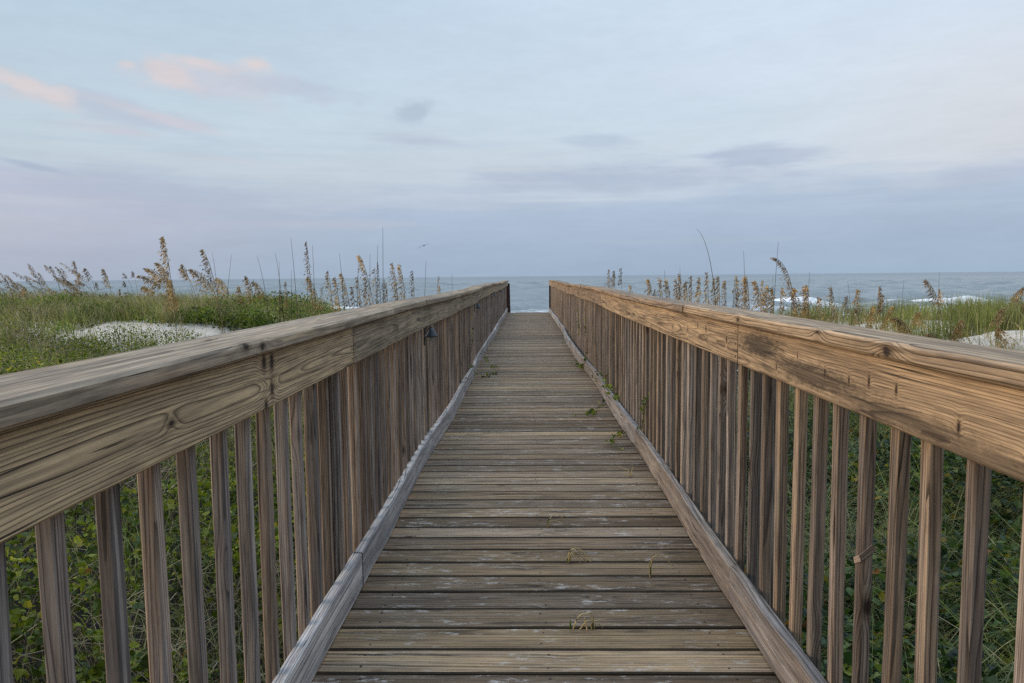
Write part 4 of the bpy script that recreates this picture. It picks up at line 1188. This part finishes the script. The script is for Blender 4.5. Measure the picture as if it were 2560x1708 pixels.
S_R = [
    ((1524, 673), 1526, 15.5, .18, 'leftmost of the three thin sea oats beside the far right rail', 'oat_dark', .3, 18, .5, 0),
    ((1537, 676), 1540, 15.5, .18, 'middle sea oat with a double head of the three beside the far right rail', 'oat_dark', .4, 26, .7, 0),
    ((1554, 669), 1555, 15.5, .16, 'rightmost and straightest of the three thin sea oats beside the far right rail', 'oat_dark', .2, 16, .5, 0),
    ((1577, 711), 1592, 14.5, .3, 'tiny sea oat leaning left alone over the right rail', 'oat', .7, 20, .6, 0),
    ((1622, 697), 1640, 13.0, .46, 'curled golden sea oat at the left end of the dense right row', 'oat_gold', 1.2, 46, .9, 0),
    ((1638, 722), 1646, 13.0, .5, 'low sea oat under the curled golden one', 'oat', .6, 30, .7, 0),
    ((1650, 694), 1668, 13.0, .5, 'dark tipped sea oat second in the dense right row', 'oat', .8, 46, .8, 0),
    ((1668, 700), 1682, 12.8, .5, 'drooping sea oat at the foot of the short leaning stalk', 'oat', 1.0, 48, 1.0, 0),
    ((1691, 696), 1696, 12.8, .55, 'upright tan sea oat left of the bushy tallest in the dense row', 'oat_gold', .4, 46, .8, 0),
    ((1701, 684), 1706, 12.6, .6, 'bushy sea oat tallest in the left half of the dense row', 'oat_gold', .4, 66, 1.1, 0),
    ((1715, 704), 1724, 12.8, .5, 'curved brown sea oat right of the bushy tallest', 'oat_gold', 1.2, 46, .9, 0),
    ((1729, 688), 1730, 12.8, .55, 'straight spiky sea oat in the middle of the dense row', 'oat', .2, 50, .8, 0),
    ((1750, 692), 1750, 12.8, .6, 'bushy brown sea oat with a forked top in the dense row', 'oat_gold', .3, 66, 1.1, 0),
    ((1769, 680), 1776, 12.8, .4, 'thin topped sea oat left of the long curved stalk', 'oat', .4, 36, .8, 0),
    ((1786, 694), 1790, 12.8, .55, 'sea oat standing where the long curved stalk rises', 'oat', .4, 40, .7, 0),
    ((1798, 690), 1800, 12.8, .4, 'stubby round headed sea oat right of the long curved stalk', 'oat_gold', .4, 44, 1.0, 0),
    ((1814, 700), 1820, 12.8, .45, 'hook topped sea oat with a bare gap below', 'oat_gold', .8, 34, .9, 0),
    ((1838, 688), 1828, 12.8, .5, 'sea oat leaning right beside the hook topped one', 'oat', .6, 44, .8, 0),
    ((1843, 720), 1838, 12.6, .5, 'small dark sea oat low beside the one leaning right', 'oat', .5, 24, .6, 0),
    ((1866, 690), 1880, 11.8, .62, 'heavy sea oat with a wide bent golden head at the short leaning blade', 'oat_gold', 1.2, 90, 1.3, 0),
    ((1888, 700), 1930, 12.2, .52, 'sea oat on a long slanting stem right of the heavy bent one', 'oat_gold', .6, 60, 1.0, 0),
    ((1903, 700), 1905, 12.6, .5, 'slim tan sea oat between the heavy bent one and the pair', 'oat', .3, 36, .7, 0),
    ((1921, 712), 1922, 12.2, .5, 'left of the pair of rounded golden sea oats', 'oat_gold', .3, 56, .9, 0),
    ((1933, 717), 1934, 12.2, .5, 'right of the pair of rounded golden sea oats', 'oat_gold', .3, 56, .9, 0),
    ((1953, 716), 1946, 12.4, .5, 'sparse sea oat below the black arching head', 'oat', .4, 40, .9, 0),
    ((1930, 643), 1990, 12.0, .52, 'black arching sea oat head bent left above the horizon', 'oat_dark', 1.9, 60, .55, 0),
    ((1982, 718), 1978, 11.8, .55, 'thick rounded golden sea oat under the black arching head', 'oat_gold', .5, 80, 1.2, 0),
    ((2019, 712), 2024, 11.8, .58, 'widest golden sea oat topped by a bare blade at the right end of the row', 'oat_gold', .4, 90, 1.4, 0),
    ((2046, 742), 2034, 11.8, .35, 'short sea oat tuft leaning right off the widest golden one', 'oat', .6, 24, .9, 0),
    ((2078, 717), 2100, 12.8, .52, 'dark tipped sea oat leaning left over the surf', 'oat', .7, 40, .7, 0),
    ((2142, 722), 2124, 12.8, .52, 'sea oat leaning right against the surf', 'oat', .6, 44, .8, 0),
    ((2118, 738), 2126, 12.8, .3, 'thin short sea oat crossing the one leaning right', 'oat_dark', .5, 18, .6, 0),
    ((2197, 716), 2190, 13.0, .42, 'dark straight sea oat in front of the breaking wave', 'oat_dark', .3, 40, .6, 0),
    ((2207, 736), 2208, 13.0, .3, 'short pale sea oat right of the dark straight one', 'oat', .3, 22, .6, 0),
    ((2313, 698), 2354, 13.0, .46, 'knobbly dark sea oat leaning left above the right grass', 'oat_dark', .9, 44, .7, 0),
    ((2347, 722), 2345, 13.2, .3, 'small golden sea oat on the bare spike above the right grass', 'oat_gold', .2, 20, .6, 0),
    ((2565, 716), 2512, 11.5, .42, 'arching sea oat at the right edge nodding out of the picture', 'oat', 1.2, 44, .8, 0),
    ((2568, 742), 2540, 11.3, .48, 'lower arching sea oat at the right edge', 'oat_dark', .9, 40, .6, 0),
    ((2182, 764), 2156, 11.2, .75, 'golden plume leaning right at the left end of the right grass', 'oat_gold', .4, 84, 1.0, 0),
    ((2228, 764), 2192, 11.2, .7, 'golden plume slanting right behind the drooping one in the grass', 'oat_gold', .4, 70, .9, 0),
    ((2232, 793), 2292, 9.6, .72, 'biggest drooping golden plume hanging over the right rail', 'oat_gold', 1.8, 150, 1.7, .0),
    ((2294, 780), 2270, 11.0, .4, 'small tan drooping plume above the biggest drooping one', 'oat_gold', 1.2, 40, 1.2, 0),
    ((2402, 800), 2366, 9.8, .6, 'golden plume pointing up right out of the grass', 'oat_gold', .6, 90, 1.1, 0),
    ((2326, 832), 2364, 9.2, .7, 'low golden plume drooping left beside the one pointing up right', 'oat_gold', 1.8, 100, 1.4, 0),
    ((2390, 856), 2430, 8.8, .7, 'lowest golden plume just above the right rail', 'oat_gold', 1.8, 90, 1.3, 0),
    ((2492, 815), 2480, 9.6, .6, 'tangled tan sea oat on the bare sand at the right', 'oat', .8, 60, 1.1, 0),
    ((2505, 770), 2468, 10.8, .5, 'thin dark sea oat slanting right above the bare sand', 'oat_dark', .6, 36, .6, 0),
]
for (tp, bx, d, hd, lab, mt, bd, n_, wd, dr_) in S_R:
    oat(tp, bx, d, hd, lab, G_R, mt, bd, int(n_ * 1.3), wd * 1.55, dr_)
G_K = 'bare grass stalks without seed heads'
for (tp, bx, d, lab, bd) in [
    ((530, 632), 548, 12.8, 'bare thin stalk right of the second tallest sea oat', .6),
    ((579, 636), 560, 12.8, 'bare stalk slanting right over the bushy drooping sea oat', .1),
    ((642, 640), 676, 13.0, 'bare stalk leaning left above the arching oat in the green shrubs', .5),
    ((688, 632), 708, 12.8, 'left of two leaning bare stalks above the green shrubs', .4),
    ((698, 655), 703, 12.8, 'right and shorter of two bare stalks above the green shrubs', .3),
    ((727, 594), 744, 12.4, 'tall thin bare stalk left of the dark spear headed oat', .3),
    ((728, 675), 729, 12.6, 'short thin bare stalk at the foot of the tall thin one', .1),
    ((768, 640), 770, 12.2, 'thin bare stalk just left of the dark spear headed oat', .1),
    ((781, 612), 786, 12.2, 'thin bare stalk just right of the dark spear headed oat', .1),
    ((848, 633), 862, 12.2, 'bare stalk leaning left over the golden yellow sea oat', .5),
    ((896, 650), 888, 12.2, 'faint bare stalk left of the biggest leaning head by the rail', .2),
    ((925, 635), 922, 12.4, 'faint bare stalk behind the biggest leaning head by the rail', .1),
    ((944, 614), 936, 12.2, 'bare stalk between the biggest leaning head and the tallest bare stalk', .2),
    ((957, 568), 953, 12.0, 'tallest and straightest bare stalk by the left rail', .1),
    ((1065, 652), 1053, 13.5, 'bare stalk slanting right near the far left rail', .1),
    ((1130, 684), 1131, 15.5, 'tiny faint bare stalk near the far end of the left rail', .1),
    ((1742, 573), 1800, 12.2, 'longest curved bare stalk over the dense right row', 1.3),
    ((1661, 675), 1674, 13.0, 'short leaning bare stalk in the left part of the right row', .5),
    ((1700, 668), 1704, 13.0, 'short upright bare stalk over the bushy tallest of the right row', .2),
    ((1859, 628), 1870, 12.4, 'bare stalk rising from the heavy bent golden sea oat', .4),
    ((1946, 604), 1926, 12.2, 'bare stalk crossing the black arching sea oat head', .2),
    ((1932, 690), 1940, 12.4, 'thin bare stalk hanging below the black arching head', .1),
    ((2024, 680), 2018, 12.0, 'bare blade on top of the widest golden sea oat', .2),
    ((2119, 702), 2132, 13.2, 'thin bare stalk above the pair of oats over the surf', .3),
    ((2260, 702), 2248, 13.2, 'bare stalk slanting right at the left end of the right grass', .2),
    ((2348, 680), 2345, 13.2, 'bare spike beside the knobbly dark sea oat', .1),
    ((2380, 724), 2378, 13.5, 'faint bare stalk right of the bare spike over the grass', .1),
]:
    oat(tp, bx, d, 0, lab, G_K, 'reed', bd, 0, 1, 0, leaves=0, name='grass_stalk')

# ------------------------------------------------------------------ vines, tufts
RV = np.random.default_rng(606)


def vine(pts, nl, size, label, mat='shoot'):
    pts = [Vector(p) for p in pts]
    o = empty('vine', pts[0], label, 'vine', 'vines creeping over the kerbs')
    mb = MB(); tube(mb, pts, .0022, 4)
    link('stem', np_mesh_like(mb, 'stem', M['shoot'], .2), o)
    P = []
    for i in range(nl):
        k = RV.random() * (len(pts) - 1); j = min(int(k), len(pts) - 2)
        p = pts[j].lerp(pts[j + 1], k - j) + Vector(RV.normal(0, .018, 3))
        P.append((p.x, p.y, max(p.z, .006)))
    V, Fc, R_ = leaves_arrays(np.array(P), RV.uniform(.5, 1.0, nl) * size, ROUND_V, ROUND_F, RV, .3, RV.beta(2, 2, nl))
    link('foliage', np_mesh('foliage', V, Fc, [M['leaf_l']], {'rnd': ('FLOAT', R_)}), o)


xl = KL; xr = KR
vine([(xl - .09, 8.3, .0), (xl - .06, 8.5, .22), (xl - .05, 8.6, .12), (xl - .01, 8.7, .165), (xl + .05, 8.8, .03), (xl + .17, 8.85, .015), (xl + .26, 9.2, .02)], 46, .045, 'leafy green vine climbing over the left kerb onto the deck')
vine([(xl - .10, 8.9, .1), (xl - .055, 9.0, .35), (xl - .05, 9.05, .62), (xl - .045, 9.02, .86)], 34, .035, 'thin leafy vine climbing up the left balusters')
vine([(xl + .0, 10.4, .165), (xl + .06, 10.1, .08), (xl + .20, 9.8, .02), (xl + .28, 9.6, .02)], 22, .04, 'short vine sprig lying across the deck by the left kerb, farther along')
vine([(xr + .07, 6.0, .05), (xr + .02, 6.2, .165), (xr + .03, 6.6, .17), (xr + .0, 7.1, .165), (xr + .06, 7.5, .2), (xr + .02, 7.9, .165), (xr - .02, 8.1, .1)], 52, .045, 'long leafy vine trailing along the top of the right kerb')
vine([(xr + .05, 9.0, .1), (xr - .01, 9.3, .16), (xr - .05, 9.5, .05), (xr - .08, 9.8, .02), (xr - .1, 10.1, .02)], 30, .045, 'bushy vine sprig hanging over the right kerb, farther along')
vine([(xr - .03, 7.0, .012), (xr - .16, 6.5, .02), (xr - .22, 6.3, .03), (xr - .34, 6.35, .02)], 24, .04, 'low vine with yellowing leaves lying on the deck by the right kerb')
vine([(xr - .03, 5.6, .012), (xr - .12, 5.4, .03), (xr - .16, 5.2, .02), (xr - .10, 5.0, .02)], 16, .035, 'small vine sprig on the deck nearest along the right kerb')
vine([(xr + .045, 9.6, .2), (xr + .04, 9.9, .45), (xr + .035, 10.0, .7)], 18, .04, 'short leafy vine climbing a right baluster')
vine([(xr + .05, 11.2, .3), (xr + .035, 11.3, .5), (xr + .035, 11.4, .75)], 16, .04, 'second leafy vine climbing the right balusters, farther along')
vine([(xr + .045, 5.1, .12), (xr + .035, 5.0, .22), (xr + .035, 4.9, .34), (xr + .04, 4.85, .42)], 14, .035, 'small sprig of leaves between the right balusters nearest the eye')


def deck_pt(px_, py_):
    d = ROT @ Vector(((px_ - 1280) / F, (854 - py_) / F, -1.0))
    t = -H / d.z
    return Vector((0, 0, H)) + d * t


def tuft(arcs, greens, label):
    """arcs: each a list of photo points (foot first) bent up from the deck"""
    b = deck_pt(*arcs[0][0]); b.z = 0
    o = empty('grass_tuft', b, label, 'grass tuft', 'grass tufts growing between the deck planks')
    mb = MB()
    for ar in arcs:
        p0 = deck_pt(*ar[0]); pl = [p0 + Vector((0, 0, -.01))]
        for (x_, y_) in ar[1:]:
            p = at(x_, y_, p0.y + float(RV.uniform(-.012, .012)))
            pl.append(p)
        # smooth
        sm = []
        for i in range(len(pl) - 1):
            for t in (0, .25, .5, .75):
                a_ = pl[max(i - 1, 0)]; b_ = pl[i]; c_ = pl[i + 1]; d_ = pl[min(i + 2, len(pl) - 1)]
                sm.append(.5 * ((2 * b_) + (c_ - a_) * t + (2 * a_ - 5 * b_ + 4 * c_ - d_) * t * t + (3 * b_ - a_ - 3 * c_ + d_) * t ** 3))
        sm.append(pl[-1])
        n = len(sm)
        tube(mb, sm, [.0030 * (1 - .6 * i / n) for i in range(n)], 4)
    link('dry_blade', np_mesh_like(mb, 'dry_blade', M['straw'], .6), o)
    if greens:
        mb = MB()
        for (x_, y_, x2, y2) in greens:
            p0 = deck_pt(x_, y_); p1 = at(x2, y2, p0.y)
            tube(mb, [p0 + Vector((0, 0, -.01)), p0.lerp(p1, .5), p1], [.003, .0035, .0012], 4)
        link('green_shoot', np_mesh_like(mb, 'green_shoot', M['shoot'], .5), o)


Z7 = lambda x, y: (1340 + x * .21687, 1260 + y * .21687)
def Q(*a): return [Z7(*p) for p in a]


tuft([Q((415, 1440), (480, 1320), (550, 1265), (630, 1300), (650, 1400)), Q((490, 1440), (560, 1380), (610, 1345), (650, 1350)),
      Q((650, 1440), (640, 1390), (700, 1345), (820, 1325)), Q((650, 1440), (665, 1330), (640, 1265), (590, 1260)), Q((655, 1430), (700, 1380), (740, 1400), (780, 1450)), Q((600, 1460), (570, 1370), (555, 1310))],
     [(*Z7(398, 1440), *Z7(392, 1330)), (*Z7(650, 1440), *Z7(662, 1340))], 'largest straw yellow grass tuft sprouting from the deck nearest the eye')
tuft([Q((360, 670), (385, 560), (450, 510), (540, 545), (600, 610)), Q((360, 670), (400, 580), (450, 560), (540, 620), (590, 710)), Q((365, 670), (410, 610), (455, 570), (560, 630), (640, 670)), Q((360, 670), (400, 605), (450, 590), (500, 630), (510, 680)), Q((362, 670), (400, 540), (460, 530), (560, 580), (630, 655))],
     [(*Z7(358, 672), *Z7(365, 620))], 'arched dry grass tuft bending right in the middle of the deck')
tuft([Q((1320, 850), (1310, 700), (1360, 610), (1450, 600), (1590, 720)), Q((1315, 700), (1260, 700), (1230, 780), (1225, 800)), Q((1320, 850), (1330, 690), (1380, 600), (1550, 600))],
     [(*Z7(1322, 850), *Z7(1305, 670))], 'thin dry grass tuft with a fork near the right kerb')
tuft([Q((140, 268), (150, 205), (240, 200), (310, 230), (380, 300)), Q((140, 268), (145, 190), (230, 110), (290, 150), (345, 250))],
     [(*Z7(135, 268), *Z7(142, 155))], 'sparse grass tuft with one green shoot farther up the deck')
tuft([[(1576, 1190), (1572, 1178), (1560, 1172), (1545, 1166)], [(1576, 1190), (1580, 1176), (1582, 1168)], [(1572, 1190), (1560, 1178)]], [], 'small golden grass tuft close to the right kerb')
tuft([[(1003, 1180), (1015, 1168), (1035, 1160), (1055, 1168)], [(1003, 1180), (1020, 1172), (1045, 1170), (1058, 1174)]], [], 'yellow grass sprig lying over the left kerb')

# ------------------------------------------------------------------ gull
c = at(1060, 614, 70.)
mb = MB()
k = 8; V = []; Fc = []
for i, (s_, r_) in enumerate([(-.22, .01), (-.15, .04), (0, .065), (.12, .05), (.19, .03), (.24, .008)]):
    for j in range(k):
        an = 2 * PI * j / k
        V.append((c.x + s_ * .5, c.y - s_ * .8, c.z + r_ * math.sin(an) + .0))
        V[-1] = (V[-1][0] + r_ * math.cos(an) * .8, V[-1][1] + r_ * math.cos(an) * .5, V[-1][2])
for i in range(5):
    for j in range(k): Fc.append((i * k + j, i * k + (j + 1) % k, (i + 1) * k + (j + 1) % k, (i + 1) * k + j))
n0 = len(V)
for sg in (-1, 1):
    st = [(0, 0, .03, .12), (.22, 0, .10 if sg > 0 else -.05, .10), (.45, 0, .16 if sg > 0 else -.18, .07), (.66, 0, .15 if sg > 0 else -.30, .012)]
    b0 = len(V)
    for (dx_, _, dz_, ch_) in st:
        V += [(c.x + sg * dx_, c.y - ch_, c.z + dz_), (c.x + sg * dx_, c.y + ch_, c.z + dz_), (c.x + sg * dx_, c.y, c.z + dz_ + .014)]
    for i in range(3):
        a_ = b0 + i * 3; e = a_ + 3
        Fc += [(a_, e, e + 2, a_ + 2), (a_ + 2, e + 2, e + 1, a_ + 1), (a_ + 1, e + 1, e, a_)]
mb.add(V, Fc)
m, q, out = new_mat('gull_feathers'); principled(q, out, (.16, .17, .19, 1), .8)
o = mb.build('gull', m, smooth=True); tag(o, 'small grey gull gliding above the horizon left of the walkway', 'bird')

# ------------------------------------------------------------------ render settings
SC.view_settings.view_transform = 'Standard'
SC.view_settings.look = 'None'
SC.view_settings.exposure = 0.0
SC.view_settings.gamma = 1.0
SC.cycles.max_bounces = 6
SC.cycles.diffuse_bounces = 3
SC.cycles.transmission_bounces = 4
SC.cycles.use_denoising = False
try:
    SC.cycles.denoiser = 'OPENIMAGEDENOISE'
    SC.cycles.denoising_input_passes = 'RGB_ALBEDO_NORMAL'
    SC.cycles.denoising_prefilter = 'ACCURATE'
except Exception:
    pass
SC.cycles.sample_clamp_indirect = 4.0
